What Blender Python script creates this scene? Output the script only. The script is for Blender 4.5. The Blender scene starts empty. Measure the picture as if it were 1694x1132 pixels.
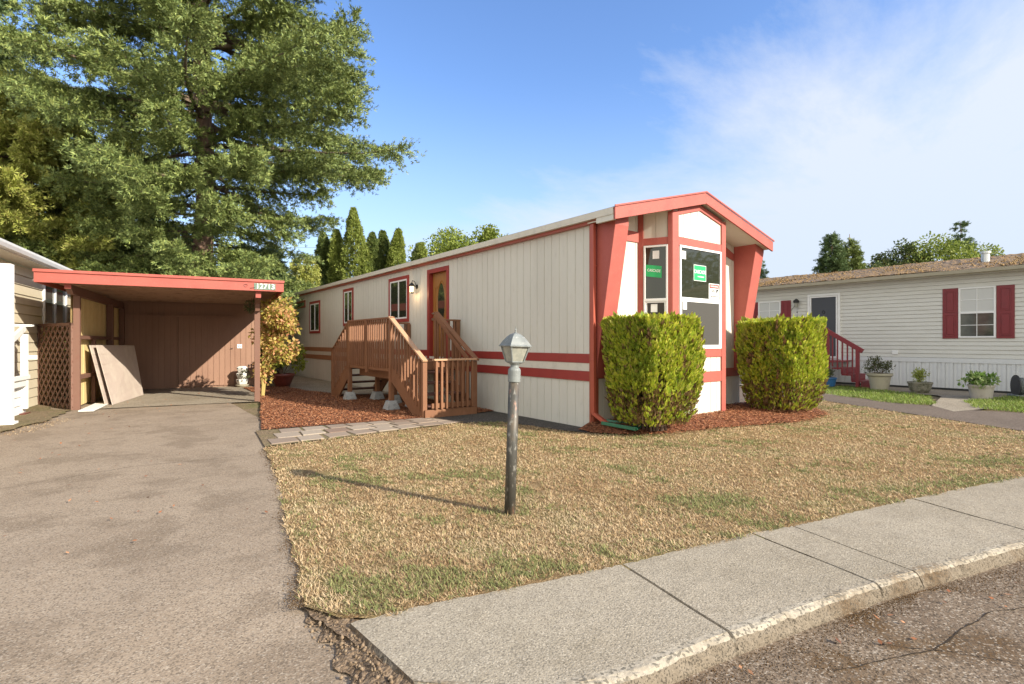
import bpy, bmesh, math, random
import numpy as np
from mathutils import Vector, Matrix
from mathutils.geometry import tessellate_polygon
R = math.radians
sc = bpy.context.scene
COL = sc.collection
rng = np.random.default_rng(7)
random.seed(7)

# ------------------------------------------------------------------ camera
cam_d = bpy.data.cameras.new('camera'); cam = bpy.data.objects.new('camera', cam_d); COL.objects.link(cam)
cam.location = (-6.163, -6.073, 1.4); cam.rotation_euler = (R(90), 0, R(-36.83))
cam_d.sensor_width = 36; cam_d.lens = 18.70; cam_d.clip_start = 0.05; cam_d.clip_end = 2000
sc.camera = cam
# ------------------------------------------------------------------ light
SUN = Vector((1.094, -2.66, 1.494)).normalized()
sd = bpy.data.lights.new('sun', 'SUN'); sd.energy = 4.1; sd.angle = R(0.5); sd.color = (1.0, 0.925, 0.775)
so = bpy.data.objects.new('sun', sd); COL.objects.link(so)
so.rotation_euler = SUN.to_track_quat('Z', 'Y').to_euler(); so.location = (10, -20, 20)
wd = bpy.data.worlds.new('World'); sc.world = wd; wd.use_nodes = True
nt = wd.node_tree; nt.nodes.clear()
def N(nt, t, **k):
    n = nt.nodes.new(t)
    for a, b in k.items(): setattr(n, a, b)
    return n
sky = N(nt, 'ShaderNodeTexSky', sky_type='NISHITA', sun_disc=False, sun_elevation=math.asin(SUN.z),
        sun_rotation=math.atan2(SUN.x, SUN.y), air_density=1.0, dust_density=0.6, ozone_density=2.6, altitude=50)
bg = N(nt, 'ShaderNodeBackground'); bg.inputs[1].default_value = 0.15
out = N(nt, 'ShaderNodeOutputWorld')
tc = N(nt, 'ShaderNodeTexCoord')
# thin high cloud: stretched noise on a plane far above, thicker towards the east (right)
sep = N(nt, 'ShaderNodeSeparateXYZ'); nt.links.new(tc.outputs['Generated'], sep.inputs[0])
zc = N(nt, 'ShaderNodeMath', operation='MAXIMUM'); zc.inputs[1].default_value = 0.0
nt.links.new(sep.outputs[2], zc.inputs[0])
za = N(nt, 'ShaderNodeMath', operation='ADD'); za.inputs[1].default_value = 0.16; nt.links.new(zc.outputs[0], za.inputs[0])
dx = N(nt, 'ShaderNodeMath', operation='DIVIDE'); dy = N(nt, 'ShaderNodeMath', operation='DIVIDE')
nt.links.new(sep.outputs[0], dx.inputs[0]); nt.links.new(za.outputs[0], dx.inputs[1])
nt.links.new(sep.outputs[1], dy.inputs[0]); nt.links.new(za.outputs[0], dy.inputs[1])
cmb = N(nt, 'ShaderNodeCombineXYZ'); nt.links.new(dx.outputs[0], cmb.inputs[0]); nt.links.new(dy.outputs[0], cmb.inputs[1])
mp = N(nt, 'ShaderNodeMapping'); mp.inputs['Rotation'].default_value = (0, 0, R(-25)); mp.inputs['Scale'].default_value = (0.55, 1.15, 1)
mp.inputs['Location'].default_value = (3.1, 1.7, 0)
nt.links.new(cmb.outputs[0], mp.inputs[0])
nz = N(nt, 'ShaderNodeTexNoise'); nz.inputs['Scale'].default_value = 0.9; nz.inputs['Detail'].default_value = 9; nz.inputs['Roughness'].default_value = 0.65
nz.inputs['Distortion'].default_value = 0.5
nt.links.new(mp.outputs[0], nz.inputs[0])
# direction bias: more cloud to +x, less to the west
b1 = N(nt, 'ShaderNodeMath', operation='MULTIPLY_ADD'); b1.inputs[1].default_value = 0.85; b1.inputs[2].default_value = -0.56
nt.links.new(sep.outputs[0], b1.inputs[0])
# more cloud near the horizon
b2 = N(nt, 'ShaderNodeMath', operation='MULTIPLY_ADD'); b2.inputs[1].default_value = -1.3; b2.inputs[2].default_value = 0.42
nt.links.new(zc.outputs[0], b2.inputs[0])
s1 = N(nt, 'ShaderNodeMath', operation='ADD'); s2 = N(nt, 'ShaderNodeMath', operation='ADD')
nt.links.new(b1.outputs[0], s1.inputs[0]); nt.links.new(b2.outputs[0], s1.inputs[1])
nt.links.new(s1.outputs[0], s2.inputs[0]); nt.links.new(nz.outputs[0], s2.inputs[1])
rp = N(nt, 'ShaderNodeValToRGB'); rp.color_ramp.elements[0].position = 0.42; rp.color_ramp.elements[1].position = 0.74
rp.color_ramp.elements[0].color = (0, 0, 0, 1); rp.color_ramp.elements[1].color = (0.86, 0.86, 0.86, 1)
nt.links.new(s2.outputs[0], rp.inputs[0])
hs = N(nt, 'ShaderNodeHueSaturation'); hs.inputs['Hue'].default_value = 0.508; hs.inputs['Saturation'].default_value = 1.12; hs.inputs['Value'].default_value = 1.0
nt.links.new(sky.outputs[0], hs.inputs['Color'])
mx = N(nt, 'ShaderNodeMix', data_type='RGBA'); mx.inputs[7].default_value = (2.95, 3.1, 3.35, 1)
nt.links.new(rp.outputs[0], mx.inputs[0]); nt.links.new(hs.outputs[0], mx.inputs[6])
# pale haze low on the horizon
hz = N(nt, 'ShaderNodeMapRange'); hz.interpolation_type = 'SMOOTHSTEP'; hz.inputs[1].default_value = -0.05; hz.inputs[2].default_value = 0.46; hz.inputs[3].default_value = 0.80; hz.inputs[4].default_value = 0.0
nt.links.new(sep.outputs[2], hz.inputs[0])
mx3 = N(nt, 'ShaderNodeMix', data_type='RGBA'); mx3.inputs[7].default_value = (2.2, 2.6, 3.25, 1)
nt.links.new(hz.outputs[0], mx3.inputs[0]); nt.links.new(mx.outputs[2], mx3.inputs[6]); mx = mx3
# warm bright cloud sheet added behind the camera, unseen, to lift shaded walls
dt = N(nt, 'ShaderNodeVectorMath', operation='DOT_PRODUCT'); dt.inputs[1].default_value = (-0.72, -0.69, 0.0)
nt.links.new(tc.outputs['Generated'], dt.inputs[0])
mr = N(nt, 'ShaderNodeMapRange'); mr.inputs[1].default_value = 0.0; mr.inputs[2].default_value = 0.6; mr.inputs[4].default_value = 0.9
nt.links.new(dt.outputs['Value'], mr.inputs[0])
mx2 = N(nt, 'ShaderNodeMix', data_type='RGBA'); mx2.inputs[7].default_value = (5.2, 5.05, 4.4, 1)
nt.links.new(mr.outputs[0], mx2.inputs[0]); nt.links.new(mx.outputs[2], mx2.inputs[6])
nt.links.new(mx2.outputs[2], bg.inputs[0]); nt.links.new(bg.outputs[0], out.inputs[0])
sc.view_settings.view_transform = 'Standard'; sc.view_settings.look = 'None'
sc.view_settings.exposure = 1.02; sc.view_settings.gamma = 1.0
sc.cycles.max_bounces = 6; sc.cycles.transparent_max_bounces = 8

# ------------------------------------------------------------------ materials
def mat(name, col, rough=0.75, layers=(), bump=(), island=None, metal=0.0, spec=0.5, stretch=None, transl=0.0, emit=None, mottle=None):
    """layers: (scale, lo, hi, colour, detail); bump: (scale, strength[, distance]); island: list of colours, one picked per separate piece"""
    m = bpy.data.materials.new(name); m.use_nodes = True; t = m.node_tree
    b = t.nodes['Principled BSDF']; o = t.nodes['Material Output']
    b.inputs['Roughness'].default_value = rough; b.inputs['Metallic'].default_value = metal
    b.inputs['Specular IOR Level'].default_value = spec
    co = N(t, 'ShaderNodeTexCoord'); src = co.outputs['Object']
    if stretch:
        mpn = N(t, 'ShaderNodeMapping'); mpn.inputs['Scale'].default_value = stretch
        t.links.new(src, mpn.inputs[0]); src = mpn.outputs[0]
    c = N(t, 'ShaderNodeRGB'); c.outputs[0].default_value = (*col, 1); cur = c.outputs[0]
    if island:
        g = N(t, 'ShaderNodeNewGeometry'); r = N(t, 'ShaderNodeValToRGB'); r.color_ramp.interpolation = 'LINEAR'
        el = r.color_ramp.elements
        while len(el) < len(island): el.new(0.5)
        for i, cc in enumerate(island):
            el[i].position = i / (len(island) - 1); el[i].color = (*cc, 1)
        t.links.new(g.outputs['Random Per Island'], r.inputs[0]); cur = r.outputs[0]
    for L in layers:
        sca, lo, hi, cc = L[:4]; det = L[4] if len(L) > 4 else 4
        n = N(t, 'ShaderNodeTexNoise'); n.inputs['Scale'].default_value = sca; n.inputs['Detail'].default_value = det
        n.inputs['Roughness'].default_value = 0.6
        t.links.new(src, n.inputs[0])
        r = N(t, 'ShaderNodeMapRange'); r.inputs[1].default_value = lo; r.inputs[2].default_value = hi
        r.clamp = True
        if len(L) > 5: r.inputs[4].default_value = L[5]
        t.links.new(n.outputs[0], r.inputs[0])
        x = N(t, 'ShaderNodeMix', data_type='RGBA'); x.inputs[7].default_value = (*cc, 1)
        t.links.new(r.outputs[0], x.inputs[0]); t.links.new(cur, x.inputs[6]); cur = x.outputs[2]
    t.links.new(cur, b.inputs['Base Color'])
    prev = None
    for B in bump:
        n = N(t, 'ShaderNodeTexNoise'); n.inputs['Scale'].default_value = B[0]; n.inputs['Detail'].default_value = 5
        t.links.new(src, n.inputs[0])
        bn = N(t, 'ShaderNodeBump'); bn.inputs['Strength'].default_value = B[1]
        bn.inputs['Distance'].default_value = B[2] if len(B) > 2 else 0.01
        t.links.new(n.outputs[0], bn.inputs['Height'])
        if prev: t.links.new(prev, bn.inputs['Normal'])
        prev = bn.outputs[0]
    if prev: t.links.new(prev, b.inputs['Normal'])
    if transl:
        tr = N(t, 'ShaderNodeBsdfTranslucent'); t.links.new(cur, tr.inputs[0])
        ms = N(t, 'ShaderNodeMixShader'); ms.inputs[0].default_value = transl
        t.links.new(b.outputs[0], ms.inputs[1]); t.links.new(tr.outputs[0], ms.inputs[2]); t.links.new(ms.outputs[0], o.inputs[0])
    if emit:
        b.inputs['Emission Color'].default_value = (*emit[0], 1); b.inputs['Emission Strength'].default_value = emit[1]
    return m

M = {}
M['siding'] = mat('painted siding', (0.63, 0.61, 0.545), 0.7, layers=[(1.2, .45, .75, (0.57, 0.55, 0.49), 6), (14, .56, .75, (0.41, 0.385, 0.33), 4, .3)], bump=[(60, .25, .004)], stretch=(1, 1, .25))
M['siding_front'] = mat('cream siding', (0.64, 0.60, 0.52), 0.7, layers=[(9, .55, .8, (0.62, 0.585, 0.49), 4)], bump=[(60, .25, .004)], stretch=(1, 1, .25))
M['stripe'] = mat('pale stripe paint', (0.62, 0.58, 0.50), 0.6, layers=[(5, .5, .8, (0.5, .47, .40))])
M['coral'] = mat('coral red paint', (0.385, 0.088, 0.066), 0.6, layers=[(3, .45, .75, (0.33, 0.068, 0.054), 6), (40, .58, .75, (0.46, 0.14, 0.115), 3, .6)], bump=[(45, .35, .006)])
M['red'] = mat('dark red trim paint', (0.30, 0.035, 0.028), 0.5, layers=[(5, .5, .8, (0.25, 0.03, 0.025))], bump=[(50, .2, .004)])
M['rust_trim'] = mat('brown red trim paint', (0.36, 0.09, 0.05), 0.55, layers=[(5, .45, .8, (0.30, 0.07, 0.04))], bump=[(50, .2, .004)])
M['brown_band'] = mat('brown far band paint', (0.33, 0.15, 0.07), 0.6, layers=[(5, .45, .8, (0.26, 0.11, 0.05))])  # browner band tone for the far end of the side wall
M['gutter_red'] = mat('red gutter metal', (0.40, 0.085, 0.05), 0.4, layers=[(2, .5, .8, (0.34, .07, .045))])
M['shingle'] = mat('grey roof shingle', (0.20, 0.20, 0.20), 0.9, layers=[(8, .4, .7, (0.33, 0.33, 0.33)), (60, .5, .7, (0.12, .12, .12), 2)], bump=[(60, .6, .01)])
M['white'] = mat('white vinyl', (0.80, 0.80, 0.80), 0.4)
M['white_wood'] = mat('white painted wood', (0.78, 0.77, 0.73), 0.6, layers=[(6, .55, .8, (0.66, .65, .6))], bump=[(50, .2, .004)])
M['glass'] = mat('dark window glass', (0.03, 0.033, 0.022), 0.03, spec=0.75)
M['glass2'] = mat('blind behind glass', (0.10, 0.105, 0.09), 0.08, spec=0.8, layers=[(3, .4, .7, (0.05, .055, .05))])
M['screen'] = mat('grey insect screen', (0.05, 0.046, 0.04), 0.75, bump=[(300, .3, .002)])
M['curtain'] = mat('pale blind', (0.55, 0.56, 0.55), 0.25, spec=.7)
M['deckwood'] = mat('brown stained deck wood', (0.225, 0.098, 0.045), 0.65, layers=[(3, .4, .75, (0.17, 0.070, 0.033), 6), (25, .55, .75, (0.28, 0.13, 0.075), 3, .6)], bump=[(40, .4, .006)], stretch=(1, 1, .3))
M['decktop'] = mat('sunlit deck wood', (0.46, 0.27, 0.155), 0.6, layers=[(20, .5, .75, (0.55, 0.33, 0.2))], bump=[(40, .3, .005)])  # paler copy of the deck wood, sunlight painted into the rail tops
M['darktread'] = mat('dark tread wood', (0.10, 0.04, 0.028), 0.7, layers=[(9, .5, .8, (0.15, .07, .05))])
M['concrete'] = mat('pier concrete', (0.33, 0.33, 0.33), 0.9, layers=[(7, .45, .7, (0.2, .2, .2)), (50, .55, .7, (.42, .42, .41), 2)], bump=[(30, .6, .01)])
M['ochre_door'] = mat('stained fibreglass door', (0.36, 0.16, 0.035), 0.45, layers=[(10, .4, .7, (0.27, 0.105, 0.022), 6)], stretch=(3, 3, .35))
M['metal'] = mat('brushed metal', (0.6, 0.6, 0.58), 0.3, metal=1)
M['black'] = mat('black metal', (0.02, 0.02, 0.022), 0.45)
M['black_plastic'] = mat('black plastic', (0.03, 0.03, 0.032), 0.5)
M['lampglass'] = mat('lit lantern glass', (0.8, .75, .6), .3, emit=((1.0, .72, .4), 1.6))
M['cast_grey'] = mat('grey cast metal', (0.20, 0.215, 0.21), 0.55, layers=[(12, .45, .7, (0.14, .15, .15)), (40, .6, .7, (0.32, .33, .32), 2)], bump=[(50, .3, .003)])
M['milkglass'] = mat('frosted lantern glass', (0.50, 0.48, 0.40), 0.15, layers=[(12, .4, .6, (0.35, .35, .30))], transl=.3)
M['polepaint'] = mat('flaking black pole paint', (0.055, 0.052, 0.045), 0.5, layers=[(7, .50, .62, (0.11, 0.085, 0.06), 6), (13, .60, .66, (0.24, 0.13, 0.09), 6), (40, .58, .66, (0.2, .19, .17), 4)], bump=[(60, .4, .004)], stretch=(1, 1, .45))
M['carbrown'] = mat('brown painted board', (0.30, 0.17, 0.115), 0.7, layers=[(2, .45, .75, (0.25, 0.138, 0.092), 6), (22, .56, .7, (0.26, .14, .10), 3, .6)], bump=[(50, .25, .004)], stretch=(1, 1, .3))
M['carpost'] = mat('brown post paint', (0.17, 0.085, 0.058), 0.7, layers=[(8, .5, .75, (0.17, 0.075, 0.05))], bump=[(40, .3, .005)])
M['carceil'] = mat('lit rafter brown', (0.42, 0.26, 0.17), 0.75, layers=[(4, .5, .8, (0.22, .12, .075))])  # paler than the deck so the painted shadow stripes show
M['yellow'] = mat('ochre yellow panel', (0.74, 0.58, 0.28), 0.75, layers=[(3, .45, .75, (0.66, .50, .23)), (25, .6, .75, (0.68, .55, .28), 3, .6)], bump=[(40, .25, .004)])
M['panelgrey'] = mat('bare primed hardboard', (0.44, 0.36, 0.31), 0.7, layers=[(3, .45, .75, (0.52, .45, .38)), (18, .55, .75, (0.36, .29, .25), 4, .5)], bump=[(50, .2, .004)])
M['lhouse'] = mat('beige lap siding', (0.60, 0.53, 0.40), 0.65, layers=[(4, .5, .8, (0.54, .47, .35))])
M['lhouse_eave'] = mat('eave paint', (0.62, 0.58, 0.48), 0.65)
M['lhroof'] = mat('pale metal roof', (0.62, 0.62, 0.62), 0.45, layers=[(4, .5, .8, (.5, .5, .5))])
M['vinyl'] = mat('vinyl lap siding', (0.64, 0.63, 0.59), 0.55, layers=[(1.5, .45, .8, (0.57, .555, .51), 6), (12, .62, .8, (.38, .37, .31), 4, .5)], stretch=(1, 1, 3))
M['skirt'] = mat('white vinyl skirting', (0.66, 0.67, 0.68), 0.5, layers=[(3, .5, .8, (.58, .59, .6)), (20, .62, .75, (.42, .42, .4), 4, .5)])
M['shutter'] = mat('maroon shutter', (0.21, 0.022, 0.03), 0.45, layers=[(6, .5, .8, (.17, .02, .027))])
M['greydoor'] = mat('charcoal door paint', (0.055, 0.06, 0.075), 0.5)
M['moss'] = mat('orange brown moss', (.3, .18, .07), .95, island=[(0.19, 0.12, 0.055), (0.33, 0.205, 0.08), (0.25, 0.165, 0.075), (0.13, 0.09, 0.05)])
M['mossroof'] = mat('mossy shingle roof', (0.17, 0.125, 0.095), 0.95, layers=[(1.0, .42, .62, (0.25, 0.155, 0.08), 8), (7, .5, .60, (0.38, 0.22, 0.08), 5), (26, .5, .62, (0.09, .07, .05), 3)], bump=[(18, 1.0, .05)])
M['galv'] = mat('galvanised pipe', (0.6, 0.62, 0.63), 0.4, metal=.6)
M['terra'] = mat('dark red glazed pot', (0.13, 0.03, 0.022), 0.35, layers=[(6, .5, .8, (.09, .022, .02))])
M['bluepot'] = mat('blue glazed pot', (0.035, 0.13, 0.30), 0.3, layers=[(8, .5, .8, (.02, .08, .2))])
M['tanpot'] = mat('tan resin pot', (0.42, 0.38, 0.29), 0.6, layers=[(5, .5, .8, (.34, .31, .23))])
M['mosspot'] = mat('mossy concrete bowl', (0.24, 0.22, 0.17), 0.9, layers=[(7, .42, .62, (.11, .11, .07)), (30, .5, .7, (.34, .32, .25))], bump=[(30, .6, .01)])
M['beigepot'] = mat('beige concrete pot', (0.46, 0.42, 0.36), 0.8, layers=[(8, .5, .75, (.34, .31, .26))], bump=[(30, .4, .006)])
M['soil'] = mat('potting soil', (0.035, 0.025, 0.018), 0.95)
M['whitepot'] = mat('white plastic planter', (0.70, 0.68, 0.63), 0.5)
M['green_pl'] = mat('green plastic', (0.03, 0.15, 0.085), 0.35, layers=[(8, .5, .8, (.06, .2, .12))])
M['bark'] = mat('bark', (0.16, 0.115, 0.08), 0.95, layers=[(6, .4, .65, (0.09, .06, .045), 8)], bump=[(20, 1, .05)], stretch=(1, 1, .3))
M['barkred'] = mat('reddish spruce bark', (0.24, 0.15, 0.105), 0.95, layers=[(5, .42, .62, (0.12, .085, .065), 8)], bump=[(14, 1, .06)], stretch=(1, 1, .35))
M['twig'] = mat('brown twig', (0.13, 0.085, 0.06), 0.9)
M['yellowstem'] = mat('pale yellow bark', (0.40, 0.30, 0.10), 0.7)
M['greentext'] = mat('green sticker', (0.02, 0.42, 0.13), 0.4)
M['plainwhite'] = mat('white paper', (0.85, .85, .83), 0.5)
M['warnred'] = mat('warning red', (0.5, 0.05, 0.04), 0.5)
M['inkblack'] = mat('ink black', (0.03, 0.03, 0.03), 0.6)
M['signgreen'] = mat('grey green number plate', (0.12, 0.17, 0.13), 0.5, layers=[(20, .45, .7, (.2, .26, .2))])
M['pink'] = mat('coral flower', (0.6, 0.1, 0.08), .6)
# ground
M['earth'] = mat('dry earth and leaf litter', (0.20, 0.15, 0.10), 0.95, spec=.05, layers=[(1.2, .4, .7, (0.12, 0.13, 0.05)), (18, .45, .65, (0.26, 0.19, 0.12), 5), (60, .55, .65, (.08, .06, .04), 3)], bump=[(25, .8, .03)])
M['turf'] = mat('dry turf thatch', (0.25, 0.17, 0.09), 0.95, spec=.05, layers=[(1.6, .5, .68, (0.19, 0.185, 0.07), 6), (4.5, .55, .7, (0.22, .13, .065), 4), (40, .5, .68, (0.34, .25, .14), 4), (110, .55, .65, (0.12, .085, .04), 3)], bump=[(70, 1, .02)])
def aggregate(name, base, dark, light, moss=None, scale=140, rough=0.85, dk=.85, fleck=1.0):
    m = mat(name, base, rough, layers=[(0.9, .42, .68, dark, 7, .75), (5, .5, .72, dark, 6, .5)] + ([(1.6, .50, .60, moss, 8, .85)] if moss else []), bump=[(scale * .7, .8, .006), (6, .35, .02)], spec=.12)
    t = m.node_tree; b = t.nodes['Principled BSDF']
    cur = b.inputs['Base Color'].links[0].from_socket
    co = N(t, 'ShaderNodeTexCoord')
    v = N(t, 'ShaderNodeTexVoronoi'); v.inputs['Scale'].default_value = scale; t.links.new(co.outputs['Object'], v.inputs['Vector'])
    sp = N(t, 'ShaderNodeSeparateColor'); t.links.new(v.outputs['Color'], sp.inputs[0])
    for chan, lo, hi, cc, am in ((0, .80, .92, light, .75 * fleck), (1, .66, .84, tuple(a * .34 for a in base), dk)):
        r = N(t, 'ShaderNodeMapRange'); r.inputs[1].default_value = lo; r.inputs[2].default_value = hi; r.inputs[4].default_value = am
        t.links.new(sp.outputs[chan], r.inputs[0])
        x = N(t, 'ShaderNodeMix', data_type='RGBA'); x.inputs[7].default_value = (*cc, 1)
        t.links.new(r.outputs[0], x.inputs[0]); t.links.new(cur, x.inputs[6]); cur = x.outputs[2]
    t.links.new(cur, b.inputs['Base Color'])
    return m
M['drive'] = aggregate('worn asphalt driveway', (0.315, 0.248, 0.185), (0.255, 0.195, 0.142), (0.46, 0.40, 0.33), scale=125, fleck=.5, dk=.6, moss=(0.22, 0.168, 0.122))
M['road'] = aggregate('coarse road asphalt', (0.215, 0.162, 0.115), (0.12, 0.082, 0.055), (0.42, 0.36, 0.29), moss=(0.10, 0.055, 0.02), scale=110, rough=.8, fleck=.9)
M['sidewalk'] = aggregate('exposed aggregate sidewalk', (0.345, 0.297, 0.23), (0.245, 0.205, 0.15), (0.52, 0.46, 0.37), scale=140, dk=.55, fleck=.7)
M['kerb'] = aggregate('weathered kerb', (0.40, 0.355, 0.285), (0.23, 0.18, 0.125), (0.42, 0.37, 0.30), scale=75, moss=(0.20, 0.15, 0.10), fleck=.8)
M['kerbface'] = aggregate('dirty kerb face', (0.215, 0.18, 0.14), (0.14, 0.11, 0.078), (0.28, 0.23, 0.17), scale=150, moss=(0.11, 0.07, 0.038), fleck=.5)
M['rdrive'] = aggregate('fine asphalt', (0.18, 0.14, 0.11), (0.13, 0.10, 0.078), (0.27, .23, .2), scale=120, fleck=.6)
M['darkasph'] = aggregate('shaded dark asphalt', (0.085, 0.078, 0.07), (0.06, 0.055, 0.05), (0.2, .18, .16), scale=80)  # asphalt strip by the wall, its shade painted into the dark colour
M['slab'] = aggregate('concrete slab', (0.34, 0.29, 0.225), (0.25, 0.205, 0.15), (0.4, .35, .28), scale=90, fleck=.5)
M['mulch'] = mat('bark mulch base', (0.22, 0.075, 0.03), 0.95, layers=[(30, .45, .65, (0.11, 0.035, 0.015), 4)], bump=[(60, 1, .03)])
M['chip'] = mat('bark chips', (.3, .1, .04), 0.9, island=[(0.10, 0.035, 0.018), (0.34, 0.13, 0.05), (0.27, 0.085, 0.03), (0.52, 0.26, 0.13), (0.20, 0.065, 0.028)])
M['paver'] = mat('concrete pavers', (.3, .28, .25), 0.85, island=[(0.30, 0.24, 0.19), (0.23, 0.17, 0.13), (0.34, 0.28, 0.22), (0.20, 0.13, 0.095)], layers=[(30, .5, .7, (.2, .17, .14), 4, .6)], bump=[(60, .4, .005)])
M['dry'] = mat('dry grass', (.4, .3, .15), 0.85, island=[(0.68, 0.50, 0.30), (0.48, 0.325, 0.17), (0.80, 0.64, 0.42), (0.32, 0.20, 0.10), (0.64, 0.48, 0.28)], transl=.3, spec=.15, layers=[(1.1, .50, .66, (0.36, 0.215, 0.11), 5, .55), (.8, .52, .7, (0.60, 0.50, 0.34), 4, .5)])
M['green'] = mat('green grass', (.12, .18, .04), 0.7, island=[(0.20, 0.22, 0.085), (0.30, 0.31, 0.12), (0.15, 0.18, 0.07), (0.42, 0.37, 0.18)], transl=.3, spec=.15)
M['fresh'] = mat('fresh grass', (.12, .18, .04), 0.7, island=[(0.20, 0.30, 0.04), (0.28, 0.36, 0.06), (0.12, 0.2, 0.03), (0.38, 0.36, 0.13)], transl=.3)
# foliage
def leafmat(name, cols, tr=.25, rough=.6): return mat(name, cols[0], rough, island=cols, transl=tr, spec=.3)
M['spruce'] = leafmat('spruce needles', [(0.07, 0.105, 0.03), (0.20, 0.255, 0.075), (0.11, 0.155, 0.045), (0.33, 0.38, 0.11), (0.15, 0.17, 0.05), (0.21, 0.28, 0.095)], 0.06)
M['spruce_y'] = leafmat('yellow green conifer needles', [(0.18, 0.21, 0.045), (0.40, 0.43, 0.09), (0.24, 0.27, 0.058), (0.52, 0.52, 0.14), (0.30, 0.26, 0.08)], 0.1)
M['spruce_d'] = leafmat('dark conifer needles', [(0.06, 0.105, 0.038), (0.13, 0.185, 0.068), (0.09, 0.14, 0.052), (0.20,.25,.10)], .15)
M['arb'] = leafmat('arborvitae foliage', [(0.12, 0.165, 0.03), (0.24, 0.29, 0.055), (0.30, 0.33, 0.08), (0.15, 0.20, 0.04)], .2)
M['arbd'] = leafmat('dark arborvitae foliage', [(0.06, 0.095, 0.028), (0.14, 0.19, 0.048), (0.22, 0.25, 0.07), (0.08, 0.12, 0.034)], .2)
M['hedge'] = mat('golden arborvitae foliage', (.3, .4, .03), .6, island=[(0.14, 0.24, 0.015), (0.50, 0.54, 0.04), (0.28, 0.38, 0.025), (0.64, 0.60, 0.08), (0.18, 0.27, 0.02), (0.48, 0.42, 0.09)], transl=.3, spec=.3, layers=[(2.6, .52, .66, (0.11, 0.19, 0.02), 5, .75), (7, .58, .68, (0.36, 0.26, 0.09), 4, .6)])
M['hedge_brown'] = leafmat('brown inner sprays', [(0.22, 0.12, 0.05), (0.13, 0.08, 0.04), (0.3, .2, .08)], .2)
M['broad'] = leafmat('broadleaf foliage', [(0.13, 0.175, 0.032), (0.26, 0.31, 0.055), (0.18, 0.24, 0.04), (0.34, 0.36, 0.08)], .3)
M['broad_d'] = leafmat('dark broadleaf foliage', [(0.06, 0.095, 0.028), (0.13, 0.17, 0.05), (0.09, 0.12, 0.036), (0.17, 0.15, 0.05)], .2)
M['autumn'] = leafmat('autumn maple leaves', [(0.22, 0.25, 0.04), (0.56, 0.42, 0.11), (0.38, 0.34, 0.07), (0.66, 0.36, 0.17), (0.30, 0.32, 0.05), (0.70, 0.30, 0.18), (0.62, 0.5, 0.2)], .35)
M['bushleaf'] = leafmat('yellow green shrub leaves', [(0.17, 0.22, 0.03), (0.34, 0.38, 0.06), (0.24, 0.28, 0.04)], .35)
M['potleaf'] = leafmat('dull pot plant leaves', [(0.06, 0.08, 0.025), (0.12, 0.13, 0.05), (0.05, 0.05, 0.03)], .25)
M['limeleaf'] = leafmat('lime leaves', [(0.25, 0.30, 0.05), (0.42, 0.45, 0.12), (0.2, 0.24, 0.04)], .3)
M['hosta'] = leafmat('variegated leaves', [(0.09, 0.18, 0.03), (0.16, 0.28, 0.05), (0.45, 0.52, 0.25), (0.10, 0.2, 0.04)], .3)

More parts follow.
